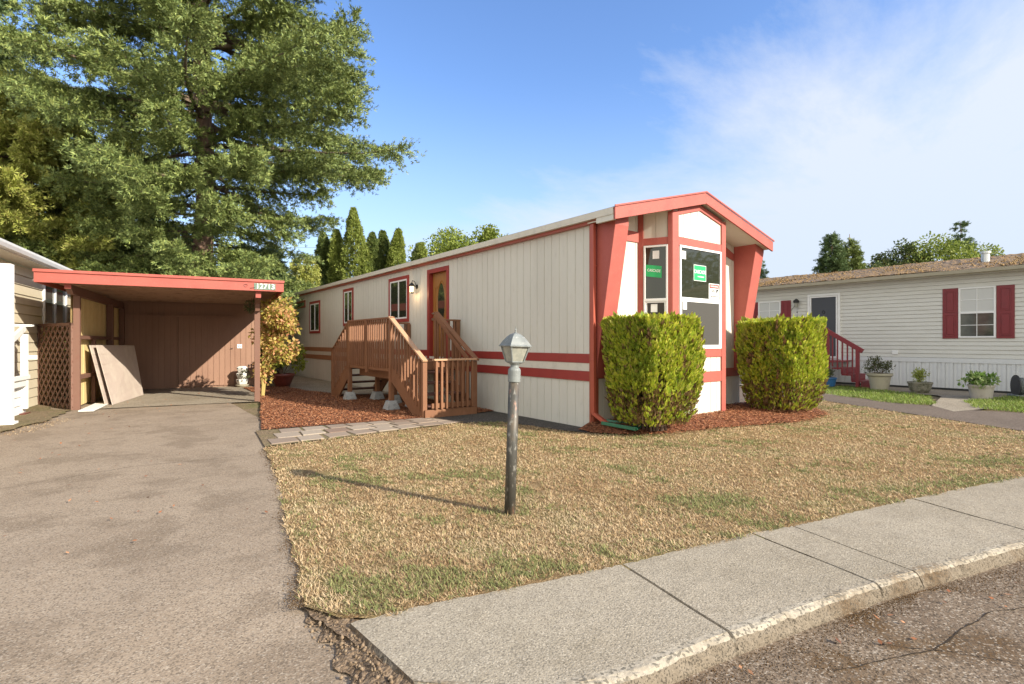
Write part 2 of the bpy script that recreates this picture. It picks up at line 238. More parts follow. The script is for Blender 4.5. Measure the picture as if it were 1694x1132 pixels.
# ------------------------------------------------------------------ helpers
def setp(o, label=None, cat=None, group=None, kind=None):
    if label: o['label'] = label
    if cat: o['category'] = cat
    if group: o['group'] = group
    if kind: o['kind'] = kind
    return o
def thing(name, label, cat, loc=(0, 0, 0), rz=0, group=None):
    o = bpy.data.objects.new(name, None); COL.objects.link(o); o.location = loc; o.rotation_euler = (0, 0, rz)
    o.empty_display_size = .2
    return setp(o, label, cat, group)
def raw(name, V, F, m, parent=None, smooth=False):
    me = bpy.data.meshes.new(name); me.from_pydata([tuple(v) for v in V], [], [tuple(f) for f in F]); me.update()
    if smooth: me.shade_smooth()
    me.materials.append(m)
    o = bpy.data.objects.new(name, me); COL.objects.link(o)
    if parent: o.parent = parent
    return o
class MB:
    def __init__(s): s.V = []; s.F = []
    def add(s, V, F):
        n = len(s.V); s.V += [tuple(v) for v in V]; s.F += [tuple(i + n for i in f) for f in F]; return s
    def hexa(s, p):  # 8 pts: bottom 4 ccw, top 4 ccw
        return s.add(p, [(3, 2, 1, 0), (4, 5, 6, 7), (0, 1, 5, 4), (1, 2, 6, 5), (2, 3, 7, 6), (3, 0, 4, 7)])
    def box(s, x0, x1, y0, y1, z0, z1):
        return s.hexa([(x0, y0, z0), (x1, y0, z0), (x1, y1, z0), (x0, y1, z0), (x0, y0, z1), (x1, y0, z1), (x1, y1, z1), (x0, y1, z1)])
    def bar(s, a, b, w, h, up=(0, 0, 1)):
        a = Vector(a); b = Vector(b); d = (b - a).normalized(); u = Vector(up)
        sd = d.cross(u)
        if sd.length < 1e-4: sd = d.cross(Vector((1, 0, 0)))
        sd.normalize(); u = sd.cross(d).normalized()
        q = []
        for p in (a, b):
            for (i, j) in ((-1, -1), (1, -1), (1, 1), (-1, 1)): q.append(p + sd * (i * w / 2) + u * (j * h / 2))
        return s.add(q, [(0, 1, 2, 3), (7, 6, 5, 4), (0, 4, 5, 1), (1, 5, 6, 2), (2, 6, 7, 3), (3, 7, 4, 0)])
    def tube(s, pts, rad, n=8, cap=True):
        pts = [Vector(p) for p in pts]; k = len(pts)
        if not hasattr(rad, '__len__'): rad = [rad] * k
        V = []; F = []
        ref = None
        for i, p in enumerate(pts):
            d = (pts[min(i + 1, k - 1)] - pts[max(i - 1, 0)]).normalized()
            if ref is None: ref = d.orthogonal().normalized()
            ref = (ref - d * ref.dot(d)).normalized(); bn = d.cross(ref)
            for j in range(n):
                a = 2 * math.pi * j / n; V.append(p + (ref * math.cos(a) + bn * math.sin(a)) * rad[i])
        for i in range(k - 1):
            for j in range(n): F.append((i * n + j, i * n + (j + 1) % n, (i + 1) * n + (j + 1) % n, (i + 1) * n + j))
        if cap: F.append(tuple(range(n))[::-1]); F.append(tuple((k - 1) * n + j for j in range(n)))
        return s.add(V, F)
    def lathe(s, prof, c=(0, 0, 0), n=24, rot=0, sq=False):
        V = []; F = []
        for r, z in prof:
            for j in range(n):
                a = 2 * math.pi * j / n + rot; V.append((c[0] + r * math.cos(a), c[1] + r * math.sin(a), c[2] + z))
        for i in range(len(prof) - 1):
            for j in range(n): F.append((i * n + j, i * n + (j + 1) % n, (i + 1) * n + (j + 1) % n, (i + 1) * n + j))
        F.append(tuple(range(n))[::-1]); F.append(tuple((len(prof) - 1) * n + j for j in range(n)))
        return s.add(V, F)
    def prism(s, poly, f):  # poly 2d, f(u,v,k) -> 3d for k in 0,1
        n = len(poly); V = [f(u, v, 0) for u, v in poly] + [f(u, v, 1) for u, v in poly]
        t = tessellate_polygon([[Vector((u, v, 0)) for u, v in poly]])
        F = [tuple(x) for x in t] + [tuple(i + n for i in x[::-1]) for x in t]
        F += [(i, (i + 1) % n, (i + 1) % n + n, i + n) for i in range(n)]
        return s.add(V, F)
    def build(s, name, m, parent=None, bevel=0, smooth=False, label=None):
        o = raw(name, s.V, s.F, m, parent, smooth)
        bm = bmesh.new(); bm.from_mesh(o.data); bmesh.ops.recalc_face_normals(bm, faces=bm.faces); bm.to_mesh(o.data); bm.free()
        if bevel:
            b = o.modifiers.new('b', 'BEVEL'); b.width = bevel; b.segments = 2; b.limit_method = 'ANGLE'; b.angle_limit = R(40)
        if label: o['label'] = label
        return o
class PL:
    """wall plane: s along the wall, z up, o outward"""
    def __init__(s, o, d, n): s.o = Vector(o); s.d = Vector(d).normalized(); s.n = Vector(n).normalized()
    def p(s, a, z, o=0): q = s.o + s.d * a + s.n * o; return (q.x, q.y, q.z + z)
    def box(s, mb, a0, a1, z0, z1, o0, o1):
        P = s.p
        return mb.hexa([P(a0, z0, o0), P(a1, z0, o0), P(a1, z0, o1), P(a0, z0, o1), P(a0, z1, o0), P(a1, z1, o0), P(a1, z1, o1), P(a0, z1, o1)])
    def poly(s, mb, pts, o0, o1):
        return mb.prism(pts, lambda u, v, k: s.p(u, v, o0 if k == 0 else o1))
    def grooved(s, mb, a0, a1, z0, z1, sp=.2, gw=.012, gd=.008, off=0.0):
        zt = z1 if callable(z1) else (lambda a: z1)
        zb = z0 if callable(z0) else (lambda a: z0)
        k = math.floor((a0 - off) / sp); a = a0
        while a < a1 - 1e-6:
            k += 1; e = min(off + k * sp, a1)
            if e - a > .02 or e >= a1:
                g0 = e - gw if e < a1 else e
                for (u0, u1, o0, o1) in ((a, g0, 0, 0), (g0, g0 + 1e-4, 0, -gd), (g0 + 1e-4, e - 1e-4, -gd, -gd), (e - 1e-4, e, -gd, 0)):
                    if u1 - u0 <= 0 or (g0 == e and u0 >= e): continue
                    mb.add([s.p(u0, zb(u0), o0), s.p(u1, zb(u1), o1), s.p(u1, zt(u1), o1), s.p(u0, zt(u0), o0)], [(0, 1, 2, 3)])
                a = e
            else: a = e if e > a else a + sp
        return mb
    def lap(s, mb, a0, a1, z0, z1, h=.12, d=.014):
        n = max(1, round((z1 - z0) / h)); h = (z1 - z0) / n
        for i in range(n):
            b = z0 + i * h
            g = .011 if h < .16 else .016
            mb.add([s.p(a0, b + g, d), s.p(a1, b + g, d), s.p(a1, b + h, 0.0), s.p(a0, b + h, 0.0), s.p(a0, b + g, -.02), s.p(a1, b + g, -.02), s.p(a0, b, -.02), s.p(a1, b, -.02), s.p(a0, b, 0), s.p(a1, b, 0)], [(0, 1, 2, 3), (4, 5, 1, 0), (6, 7, 5, 4), (8, 9, 7, 6)])
        return mb
def frame(pl, mb, a0, a1, z0, z1, w, o0, o1, wb=None):
    wb = w if wb is None else wb
    pl.box(mb, a0, a0 + w, z0, z1, o0, o1); pl.box(mb, a1 - w, a1, z0, z1, o0, o1)
    pl.box(mb, a0 + w, a1 - w, z1 - w, z1, o0, o1)
    if wb: pl.box(mb, a0 + w, a1 - w, z0, z0 + wb, o0, o1)
    return mb
def sheet(name, poly, z, m, label=None, kind='structure'):
    t = tessellate_polygon([[Vector((x, y, 0)) for x, y in poly]])
    o = MB().add([(x, y, z) for x, y in poly], t).build(name, m)
    me = o.data
    for p in me.polygons:
        if p.normal.z < 0: me.flip_normals(); break
    return setp(o, label, kind=kind)
def inpoly(P, poly):
    x, y = P[:, 0], P[:, 1]; ins = np.zeros(len(P), bool); n = len(poly)
    for i in range(n):
        x0, y0 = poly[i]; x1, y1 = poly[(i + 1) % n]
        c = ((y0 > y) != (y1 > y)) & (x < (x1 - x0) * (y - y0) / (y1 - y0 + 1e-12) + x0); ins ^= c
    return ins
def npmesh(name, V, F, m, parent=None):
    """V (N,3) float, F (M,4) int quads or (M,3) tris"""
    V = np.asarray(V, np.float32); F = np.asarray(F, np.int32); k = F.shape[1]
    me = bpy.data.meshes.new(name); me.vertices.add(len(V)); me.vertices.foreach_set('co', V.ravel())
    me.loops.add(F.size); me.loops.foreach_set('vertex_index', F.ravel())
    me.polygons.add(len(F)); me.polygons.foreach_set('loop_start', np.arange(0, F.size, k, dtype=np.int32))
    me.update(calc_edges=True); me.materials.append(m)
    o = bpy.data.objects.new(name, me); COL.objects.link(o)
    if parent: o.parent = parent
    return o
def unit(a): return a / (np.linalg.norm(a, axis=-1, keepdims=True) + 1e-9)
def rhomb(P, D, L, W, S=None, mid=.45, cross=False, droop=0):
    """leaf-shaped quads. P base, D direction, L length, W half width"""
    n = len(P); D = unit(D)
    if S is None: S = unit(np.cross(D, rng.normal(size=(n, 3))))
    else: S = unit(S - D * (S * D).sum(1, keepdims=True))
    L = np.broadcast_to(np.asarray(L, float), (n,))[:, None]; W = np.broadcast_to(np.asarray(W, float), (n,))[:, None]
    T = P + D * L; Mi = P + D * L * mid
    V = np.stack([P, Mi + S * W, T, Mi - S * W], 1)
    if cross:
        S2 = np.cross(D, S); V2 = np.stack([P, Mi + S2 * W, T, Mi - S2 * W], 1); V = np.concatenate([V, V2], 1)
        V = V.reshape(-1, 3); F = np.arange(len(V)).reshape(-1, 4)
        return V, F
    V = V.reshape(-1, 3); return V, np.arange(len(V)).reshape(-1, 4)
def fan(P, D, L, W, lobes=((0, 1.0), (.65, .7), (-.65, .7)), S=None):
    n = len(P); D = unit(D); S = unit(np.cross(D, rng.normal(size=(n, 3)))) if S is None else unit(S)
    L = np.broadcast_to(np.asarray(L, float), (n,))[:, None]; cols = [P]; k = len(lobes)
    for ang, ll in lobes:
        d = D * math.cos(ang) + S * math.sin(ang); s_ = S * math.cos(ang) - D * math.sin(ang)
        s_ = unit(s_ + np.cross(D, S) * rng.uniform(-.8, .8, (n, 1)))
        m_ = P + d * L * ll * .5; cols += [m_ + s_ * L * W, P + d * L * ll, m_ - s_ * L * W]
    V = np.stack(cols, 1); q = np.array([(0, 1 + 3 * i, 2 + 3 * i, 3 + 3 * i) for i in range(k)])
    F = q[None] + (np.arange(n) * (1 + 3 * k))[:, None, None]
    return V.reshape(-1, 3), F.reshape(-1, 4)
def sprig(P, D, L, W, S=None):
    n = len(P); D = unit(D); S = unit(np.cross(D, rng.normal(size=(n, 3)))) if S is None else unit(S)
    U = np.cross(D, S); L = np.asarray(L, float)[:, None]; cols = [P]; Q = []
    spec = ((0, 0, 1.0, 0), (.12, .75, .55, .5), (.12, -.75, .55, -.5), (.42, .65, .5, -.6), (.42, -.65, .5, .6))
    for i, (o, ang, ll, tw) in enumerate(spec):
        d = unit(D * math.cos(ang) + S * math.sin(ang) + U * tw * .6); s_ = unit(np.cross(d, U + S * tw))
        b = P + D * L * o; m_ = b + d * L * ll * .45
        if o: cols += [b + s_ * L * W * .12, m_ + s_ * L * W, b + d * L * ll, m_ - s_ * L * W]; k = len(cols) - 4; Q.append((k, k + 1, k + 2, k + 3))
        else: cols += [m_ + s_ * L * W, b + d * L * ll, m_ - s_ * L * W]; Q.append((0, 1, 2, 3))
    V = np.stack(cols, 1); nv = V.shape[1]; F = np.array(Q)[None] + (np.arange(n) * nv)[:, None, None]
    return V.reshape(-1, 3), F.reshape(-1, 4)
def cat(parts):
    Vs, Fs, n = [], [], 0
    for V, F in parts: Vs.append(V); Fs.append(F + n); n += len(V)
    return np.concatenate(Vs), np.concatenate(Fs)
def snoise(P, sc, seed=0):
    """cheap smooth pseudo noise from sines, about -1..1"""
    r = np.random.default_rng(seed); out = 0
    for k in range(6):
        d = r.normal(size=P.shape[1]); d /= np.linalg.norm(d); out = out + np.sin((P @ d) * sc * (1 + .45 * k) + r.uniform(0, 6.28))
    return out / 3.0
def text(name, body, size, m, parent, M4, ext=.001, bold=0.0, sx=1):
    cu = bpy.data.curves.new(name, 'FONT'); cu.body = body; cu.size = size; cu.align_x = 'CENTER'; cu.align_y = 'CENTER'; cu.extrude = ext; cu.offset = bold
    o = bpy.data.objects.new(name, cu); COL.objects.link(o)
    bpy.context.view_layer.update()
    me = bpy.data.meshes.new_from_object(o.evaluated_get(bpy.context.evaluated_depsgraph_get()))
    bpy.data.objects.remove(o); me.transform(Matrix.Scale(sx, 4, (1, 0, 0))); me.transform(M4); me.materials.clear(); me.materials.append(m)
    q = bpy.data.objects.new(name, me); COL.objects.link(q); q.parent = parent
    return q
def plmat(pl, a, z, o, ang=0):
    """matrix placing text (x right, y up, z out) on wall plane; text runs along +d"""
    d, n = pl.d, pl.n; u = Vector((0, 0, 1))
    p = Vector(pl.p(a, z, o))
    right = u.cross(n)
    m = Matrix(((right.x, u.x, n.x, p.x), (right.y, u.y, n.y, p.y), (right.z, u.z, n.z, p.z), (0, 0, 0, 1)))
    return m @ Matrix.Rotation(ang, 4, 'Z')

# ------------------------------------------------------------------ ground
LAWN = [(-4.57, 1.55), (-2.9, 1.72), (-1.38, 1.84), (-.75, 1.55), (-.62, 1.0), (-.52, .25), (-.3, -.3), (0, -.66), (.6, -.93), (1.94, -1.13), (3.4, -1.25), (4.77, -1.11), (5.9, -.5), (7.75, .24),
        (6.9, -1.3), (6.05, -2.81), (5.3, -4.1), (4.6, -5.6), (1.47, -4.83), (-.49, -4.38), (-2.43, -4.0), (-3.57, -3.79), (-5.0, -3.5), (-5.24, -3.38), (-5.36, -3.15), (-5.33, -2.98), (-5.24, -2.65), (-5.16, -2.1), (-5.05, -1.49), (-4.9, -.7), (-4.76, .07), (-4.66, .8)]
def rough_poly(poly, step=.12, amp=.02, seed=1):
    r = random.Random(seed); o = []
    for i in range(len(poly)):
        a = Vector(poly[i]); b = Vector(poly[(i + 1) % len(poly)]); n = max(1, int((b - a).length / step))
        nn = Vector((-(b - a).y, (b - a).x)).normalized()
        for k in range(n):
            p = a + (b - a) * (k / n) + nn * r.uniform(-amp, amp); o.append((p.x, p.y))
    return o
sheet('ground', [(-250, -2.6), (-5.1, -2.6), (-5.1, -3.7), (-3.6, -4.2), (1.2, -5.3), (6, -6.6), (12, -8.7), (250, -90), (250, 400), (-250, 400)], -.03, M['earth'])
sheet('road', [(-250, -120), (300, -160), (300, -84), (11.6, -9.1), (5.6, -7.0), (1.05, -5.7), (-2.6, -4.8), (-4.4, -4.4), (-5.0, -4.2), (-5.0, -5.0), (-250, -5.2)], -.088, M['road'])
# driveway: a grid that dips to the road
def drive():
    nx, ny = 60, 110; V = []; F = []
    for j in range(ny + 1):
        y = -9 + j * (20.2 / ny)
        for i in range(nx + 1):
            x = -13 + i * (9.0 / nx)
            t = min(1, max(0, (-2.4 - y) / 2.0)); t = t * t * (3 - 2 * t)
            z = -.082 * t + .004 * math.sin(x * 2.1 + y * 1.3) + .003 * math.sin(x * 5.3 - y * 3.1)
            V.append((x, y, z - .012))
    for j in range(ny):
        for i in range(nx):
            y = V[j * (nx + 1) + i][1]; x = V[j * (nx + 1) + i + 1][0]
            if y < -3.9 and x > -4.95: continue
            a = j * (nx + 1) + i; F.append((a, a + 1, a + nx + 2, a + nx + 1))
    return setp(raw('driveway', V, F, M['drive'], smooth=True), kind='structure')
drive()
LAWNS = [(x, y - .10) if (y < -3.45 and x > -5.1) else (x, y) for x, y in LAWN]
sheet('lawn', rough_poly(LAWNS, .1, .018), -.0035, M['turf'])
MULCH = [(-3.1, 8.95), (-3.5, 7.0), (-4.3, 3.02), (-2.9, 2.85), (-1.66, 2.66), (-.02, 2.7), (-.02, 6.9), (-1.2, 7.6), (-1.75, 9.5), (-1.9, 11.6), (-3.0, 11.9)]
sheet('mulch_bed', rough_poly(MULCH, .12, .02, 3), .016, M['mulch'])
sheet('side_path', [(-1.75, 9.5), (-1.2, 7.6), (-.02, 6.9), (-.02, 19.9), (-1.3, 19.9), (-1.9, 11.6)], .008, M['slab'])
sheet('wall_side_strip', [(-1.5, 2.66), (-1.38, 1.8), (-.75, 1.5), (-.6, .9), (-.5, .2), (-.3, -.25), (-.02, -.25), (-.02, 2.7)], .006, M['darkasph'])
sheet('right_driveway', [(7.75, .26), (6.05, -2.8), (4.5, -5.55), (6.0, -6.1), (8.14, -3.74), (7.9, -2.95), (8.4, -1.2), (8.9, -.1), (9.4, 1.2), (9.3, 8), (9, 14), (5.2, 14), (5.2, .6), (6, -.2)], .006, M['rdrive'])
sheet('neighbour_patio', [(9.8, -2.3), (10.6, -3.1), (13.2, -4.8), (13.2, 6), (10.4, 6), (10.0, 2.2), (9.0, .8), (8.7, -.35), (9.4, -.4), (11.0, .9), (11.1, -1.6)], .005, M['slab'])
sheet('stepping_path', [(7.3, -2.85), (8.2, -2.25), (11.2, -1.7), (11.3, -3.0), (8.5, -3.15)], .009, M['slab'])
sheet('carport_pad', [(-6.7, 8.1), (-3.42, 7.55), (-2.4, 12.9), (-5.8, 13.6)], .001, M['slab'])
sheet('verge_soil', rough_poly([(-7.15, 8.3), (-6.85, 8.1), (-7.1, 6.4), (-7.6, 5.2), (-9.5, 4.2), (-11, 10), (-8, 13)], .15, .05, 9), .012, M['earth'])
# mulch mound in front of the house
def mound():
    V = []; F = []; nx, ny = 90, 36
    for j in range(ny + 1):
        for i in range(nx + 1):
            x = -.28 + i * (6.3 / nx); v = j / ny
            yb = .05
            yf = np.interp(x, [-.3, 0, .6, 1.9, 3.4, 4.8, 6.1], [-.3, -.68, -.97, -1.2, -1.62, -1.5, -.55]) + .03 * math.sin(x * 9) + .02 * math.sin(x * 23)
            y = yb + (yf - yb) * v
            e = min(1, (1 - v) * 2.2) * min(1, (x + .28) * 2.5) * min(1, (6.05 - x) * 1.2)
            z = .018 + .10 * math.sin(e * math.pi / 2) + .008 * math.sin(x * 13 + y * 17)
            V.append((x, y, z))
    for j in range(ny):
        for i in range(nx):
            a = j * (nx + 1) + i; F.append((a, a + nx + 1, a + nx + 2, a + 1))
    return np.array(V), setp(raw('front_mulch_bed', V, F, M['mulch'], smooth=True), kind='structure')
MV, _ = mound()
def mound_z(x, y):
    yb = .05; yf = np.interp(x, [-.3, 0, .6, 1.9, 3.4, 4.8, 6.1], [-.3, -.68, -.97, -1.2, -1.62, -1.5, -.55])
    v = np.clip((yb - y) / (yb - yf), 0, 1)
    e = np.minimum(1, (1 - v) * 2.2) * np.clip((x + .28) * 2.5, 0, 1) * np.clip((6.05 - x) * 1.2, 0, 1)
    return .018 + .10 * np.sin(e * math.pi / 2)
def chips(name, P, label):
    n = len(P); a = rng.uniform(0, 6.28, n); D = np.stack([np.cos(a), np.sin(a), rng.uniform(-.35, .5, n)], 1)
    S = np.stack([-np.sin(a), np.cos(a), rng.uniform(-.6, .6, n)], 1)
    V, F = rhomb(P - unit(D) * .012, D, rng.uniform(.02, .055, n), rng.uniform(.004, .011, n), S)
    return setp(npmesh(name, V, F, M['chip']), label, 'bark chips', kind='stuff')
P = rng.uniform([-4.35, 2.6], [0, 11.9], (85000, 2)); d = np.hypot(P[:, 0] + 6.1, P[:, 1] + 6.1)
P = P[inpoly(P, rough_poly(MULCH, .3, .03, 4)) & (rng.random(len(P)) < (10 / d) ** 1.5)]
chips('bark_chips', np.c_[P, rng.uniform(.018, .04, len(P))], 'orange brown bark chips spread left of the porch stairs')
P = rng.uniform([-.3, -1.75], [6.1, 0], (26000, 2)); yf = np.interp(P[:, 0], [-.3, 0, .6, 1.9, 3.4, 4.8, 6.1], [-.35, -.75, -1.04, -1.27, -1.7, -1.55, -.6])
P = P[P[:, 1] > yf - rng.random(len(P)) ** 3 * .15]
chips('bark_chips', np.c_[P, mound_z(P[:, 0], P[:, 1]) + rng.uniform(.002, .02, len(P))], 'dark red bark chips under the two clipped front shrubs')
# pavers
def pavers():
    mb = MB(); r = random.Random(5)
    n = 8
    for row in range(3):
        for i in range(n):
            u0 = (i + (.35 * (row % 3))) / n; u1 = min(1, u0 + 1 / n); u0 = max(0, u0)
            if u1 - u0 < .03: continue
            v0, v1 = row / 3, (row + 1) / 3
            def q(u, v):
                a = Vector((-4.48, 1.62)).lerp(Vector((-1.3, 1.86)), u); b = Vector((-4.33, 2.98)).lerp(Vector((-1.55, 2.66)), u)
                p = a.lerp(b, v); return p
            g = .018
            pts = [q(u0 + g / 3, v0 + g), q(u1 - g / 3, v0 + g), q(u1 - g / 3, v1 - g), q(u0 + g / 3, v1 - g)]
            z = .018 + r.uniform(-.003, .005)
            pts = [(p.x + r.uniform(-.02, .02), p.y + r.uniform(-.02, .02)) for p in pts]
            mb.hexa([(x, y, .0) for x, y in pts] + [(x, y, z + r.uniform(-.003, .003)) for x, y in pts])
    return setp(mb.build('paver_path', M['paver'], bevel=.006), kind='structure')
pavers()
sheet('paver_bedding', [(-4.55, 1.58), (-1.25, 1.83), (-1.5, 2.72), (-4.38, 3.02)], .008, M['earth'])
# sidewalk and kerb
def sidewalk():
    ST = [((-5.22, -3.46), (-5.17, -4.10)), ((-4.75, -3.55), (-4.80, -4.48)), ((-4.2, -3.68), (-4.40, -4.60)), ((-3.6, -3.81), (-3.79, -4.68)),
          ((-2.42, -4.0), (-2.62, -4.89)), ((-2.03, -4.12), (-2.26, -4.98)), ((-.45, -4.41), (-.79, -5.34)), ((1.47, -4.83), (1.05, -5.85)), ((3.7, -5.44), (3.3, -6.48)), ((6, -6.1), (5.6, -7.15)), ((12, -8.2), (11.6, -9.3))]
    joints = {3: .010, 4: .010, 5: .007, 6: .013, 8: .01}
    cols = []  # (inner, outer, jointflag)
    for i in range(len(ST) - 1):
        a, b = ST[i], ST[i + 1]; L = (Vector(a[0]) - Vector(b[0])).length
        n = max(3, int(L / (.035 if i < 7 else .12)))
        jw0 = joints.get(i, 0) / L; jw1 = joints.get(i + 1, 0) / L
        ts = list(np.linspace(jw0, 1 - jw1, n))
        if i in joints: ts = [0, jw0 * .45] + ts
        if (i + 1) in joints: ts = ts + [1 - jw1 * .45]
        elif i == len(ST) - 2: pass
        else: ts = ts[:-1]
        for t in ts:
            fl = (i if (i in joints and t < jw0 * .9) else (i + 1 if ((i + 1) in joints and t > 1 - jw1 * .9) else 0))
            cols.append((Vector(a[0]).lerp(Vector(b[0]), t), Vector(a[1]).lerp(Vector(b[1]), t), fl))
    rows = [(v, 0) for v in np.linspace(0, .955, 26)]
    V = []; F = []; r = random.Random(2)
    nr = len(rows) + 6
    for ci, (a, b, fl) in enumerate(cols):
        dirv = (b - a).normalized(); along = Vector((-dirv.y, dirv.x))
        for ri, (v, _) in enumerate(rows):
            p = a.lerp(b, v)
            if ri == 0: p = p + dirv * r.uniform(-.012, .012)
            w = 0
            if fl in (4, 6): w = .012 * math.sin(v * 17) + .009 * math.sin(v * 41 + 1) + .02 * math.sin(v * 5)
            p = p + along * w
            z = (-.03 if fl else 0) + .0015 * math.sin(p.x * 9 + p.y * 7)
            V.append((p.x, p.y, z))
        ch = r.random() ** 4 * .008 + .003 * math.sin(ci * .21) + (.010 if r.random() < .04 else 0)
        for k, (o, z) in enumerate(((-.035, -.001), (-.018, -.006), (-0.004, -.018), (.006, -.040), (.014, -.07), (.018, -.11))):
            j = r.uniform(-.004, .004)
            p = b + dirv * (o - ch * (1 if k < 4 else .3) + j)
            V.append((p.x, p.y, z + (-.02 if fl and k < 4 else 0) + (r.uniform(-.004, .003) if k < 4 else 0)))
    for c in range(len(cols) - 1):
        for k in range(nr - 1):
            a = c * nr + k; F.append((a, a + 1, a + nr + 1, a + nr))
    # left end: broken edge down to the driveway
    n0 = len(V)
    for k in range(nr):
        x, y, z = V[k]; V.append((x - .03 + r.uniform(-.012, .012), y - .01, z - .05 + r.uniform(-.015, .01)))
    for k in range(nr):
        x, y, z = V[k]; V.append((x - .05 + r.uniform(-.01, .01), y - .02, z - .09))
    for k in range(nr - 1):
        F.append((k, n0 + k, n0 + k + 1, k + 1)); F.append((n0 + k, n0 + nr + k, n0 + nr + k + 1, n0 + k + 1))
    o = raw('sidewalk', V, F, M['sidewalk'])
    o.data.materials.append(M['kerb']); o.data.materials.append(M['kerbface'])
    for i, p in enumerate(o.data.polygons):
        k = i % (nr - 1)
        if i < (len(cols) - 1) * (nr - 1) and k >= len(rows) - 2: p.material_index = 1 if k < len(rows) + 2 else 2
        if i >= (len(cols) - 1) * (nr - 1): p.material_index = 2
    bm = bmesh.new(); bm.from_mesh(o.data); bmesh.ops.recalc_face_normals(bm, faces=bm.faces); bm.to_mesh(o.data); bm.free()
    return setp(o, kind='structure')
sidewalk()
def crack(pts, w, z, name='road_crack', m_='inkblack', seed=1):
    r = random.Random(seed); V = []; F = []
    P_ = []
    for i in range(len(pts) - 1):
        a, b = Vector(pts[i]), Vector(pts[i + 1]); n_ = max(2, int((b - a).length / .03))
        P_ += [a.lerp(b, k / n_) for k in range(n_)]
    off = 0
    for i, p in enumerate(P_):
        d_ = (P_[min(i + 1, len(P_) - 1)] - P_[max(0, i - 1)]).normalized(); nn_ = Vector((-d_.y, d_.x)); off = off * .9 + r.uniform(-.006, .006)
        ww = w * r.uniform(.3, 1.3); q = p + nn_ * off; V += [(q.x + nn_.x * ww, q.y + nn_.y * ww, z), (q.x - nn_.x * ww, q.y - nn_.y * ww, z)]
    F = [(2 * i, 2 * i + 1, 2 * i + 3, 2 * i + 2) for i in range(len(P_) - 1)]
    return setp(raw(name, V, F, M[m_]), kind='structure')
M['crackdirt'] = mat('dark crack dirt', (.05, .038, .028), .95, spec=.05)
crack([(-3.55, -5.02), (-3.0, -5.25), (-2.3, -5.32), (-1.6, -5.62), (-.4, -5.9)], .0035, -.084, m_='crackdirt', seed=3)
crack([(-3.2, -5.0), (-2.95, -5.3), (-2.7, -5.75)], .0022, -.084, m_='crackdirt', seed=4)
crack([(-8.6, 1.2), (-7.2, .9), (-6.0, 1.3), (-4.7, 1.15)], .003, -.004, 'driveway_crack', 'crackdirt', 5)
# crumbly soil slope at the left end of the sidewalk + gutter debris
def clods(name, P, s, m, label):
    n = len(P); base = np.array([(1, 0, 0), (-1, 0, 0), (0, 1, 0), (0, -1, 0), (0, 0, 1), (0, 0, -1)], float)
    fs = np.array([(0, 2, 4), (2, 1, 4), (1, 3, 4), (3, 0, 4), (2, 0, 5), (1, 2, 5), (3, 1, 5), (0, 3, 5)])
    V = P[:, None, :] + base[None] * (np.asarray(s)[:, None, None]) * rng.uniform(.5, 1.3, (n, 6, 1))
    F = fs[None] + (np.arange(n) * 6)[:, None, None]
    return setp(npmesh(name, V.reshape(-1, 3), F.reshape(-1, 3), m), label, 'soil' if label else 'moss', kind='stuff')
M['grit'] = mat('gutter grit', (.1, .06, .03), .95, spec=.05, island=[(.06, .036, .018), (.14, .085, .04), (.10, .06, .03), (.30, .25, .2)])
n = 900; t = rng.random(n); w = rng.random(n) ** 1.5
q = np.stack([np.interp(t, [0, .25, .6, 1], [-5.3, -5.23, -5.22, -4.95]), np.interp(t, [0, .25, .6, 1], [-3.2, -3.5, -4.05, -4.55])], 1)
off = w * (.10 + .16 * t)
z = -.016 - off * .30
def soil_slope():
    V = []; F = []; m_ = 60; k_ = 10; r = random.Random(6)
    for i in range(m_ + 1):
        t_ = i / m_; a = Vector((np.interp(t_, [0, .25, .6, 1], [-5.25, -5.18, -5.16, -4.85]), np.interp(t_, [0, .25, .6, 1], [-3.15, -3.45, -4.05, -4.6])))
        wd_ = .10 + .22 * t_ + .03 * math.sin(i * .7)
        for j in range(k_ + 1):
            v = j / k_; V.append((a.x - wd_ * v, a.y - wd_ * .45 * v, -.008 - v * (.03 + .05 * t_) + r.uniform(-.006, .006)))
    for i in range(m_):
        for j in range(k_): q_ = i * (k_ + 1) + j; F.append((q_, q_ + 1, q_ + k_ + 2, q_ + k_ + 1))
    M['soilbrown'] = mat('brown soil', (.19, .135, .09), .95, spec=.05, layers=[(14, .45, .65, (.11, .075, .048), 5), (60, .5, .65, (.27, .2, .14), 3)], bump=[(45, 1, .02)])
    sheet('corner_soil', rough_poly([(-5.37, -3.08), (-5.1, -3.0), (-4.95, -3.9), (-5.2, -3.9)], .05, .012), -.020, M['soilbrown'])
    setp(raw('soil_slope', V, F, M['soilbrown']), kind='structure')
soil_slope()
M['clod'] = mat('soil clods', (.2, .13, .08), .95, island=[(.13, .09, .055), (.24, .17, .11), (.19, .13, .08), (.28, .21, .14)])
clods('soil_crumbs', np.c_[q[:, 0] - off, q[:, 1] - off * .45 + rng.normal(0, .015, n), z], rng.random(n) ** 3 * .012 + .0015, M['clod'], 'crumbly brown soil spilling off the broken sidewalk corner')
n = 26000; t = rng.uniform(-4.9, 6, n) ; ky = np.interp(t, [-4.8, -4.4, -3.79, -2.62, -.79, 1.05, 5.6], [-4.48, -4.6, -4.68, -4.89, -5.34, -5.85, -7.15])
clods('gutter_grit', np.c_[t, ky - .03 - np.abs(rng.normal(0, .10, n)) * (1 + .8 * np.sin(t * 3.1) + .4 * np.sin(t * 9)), np.full(n, -.087)], rng.random(n) ** 2 * .0035 + .001, M['grit'], 'loose grit lying in the road gutter along the kerb')

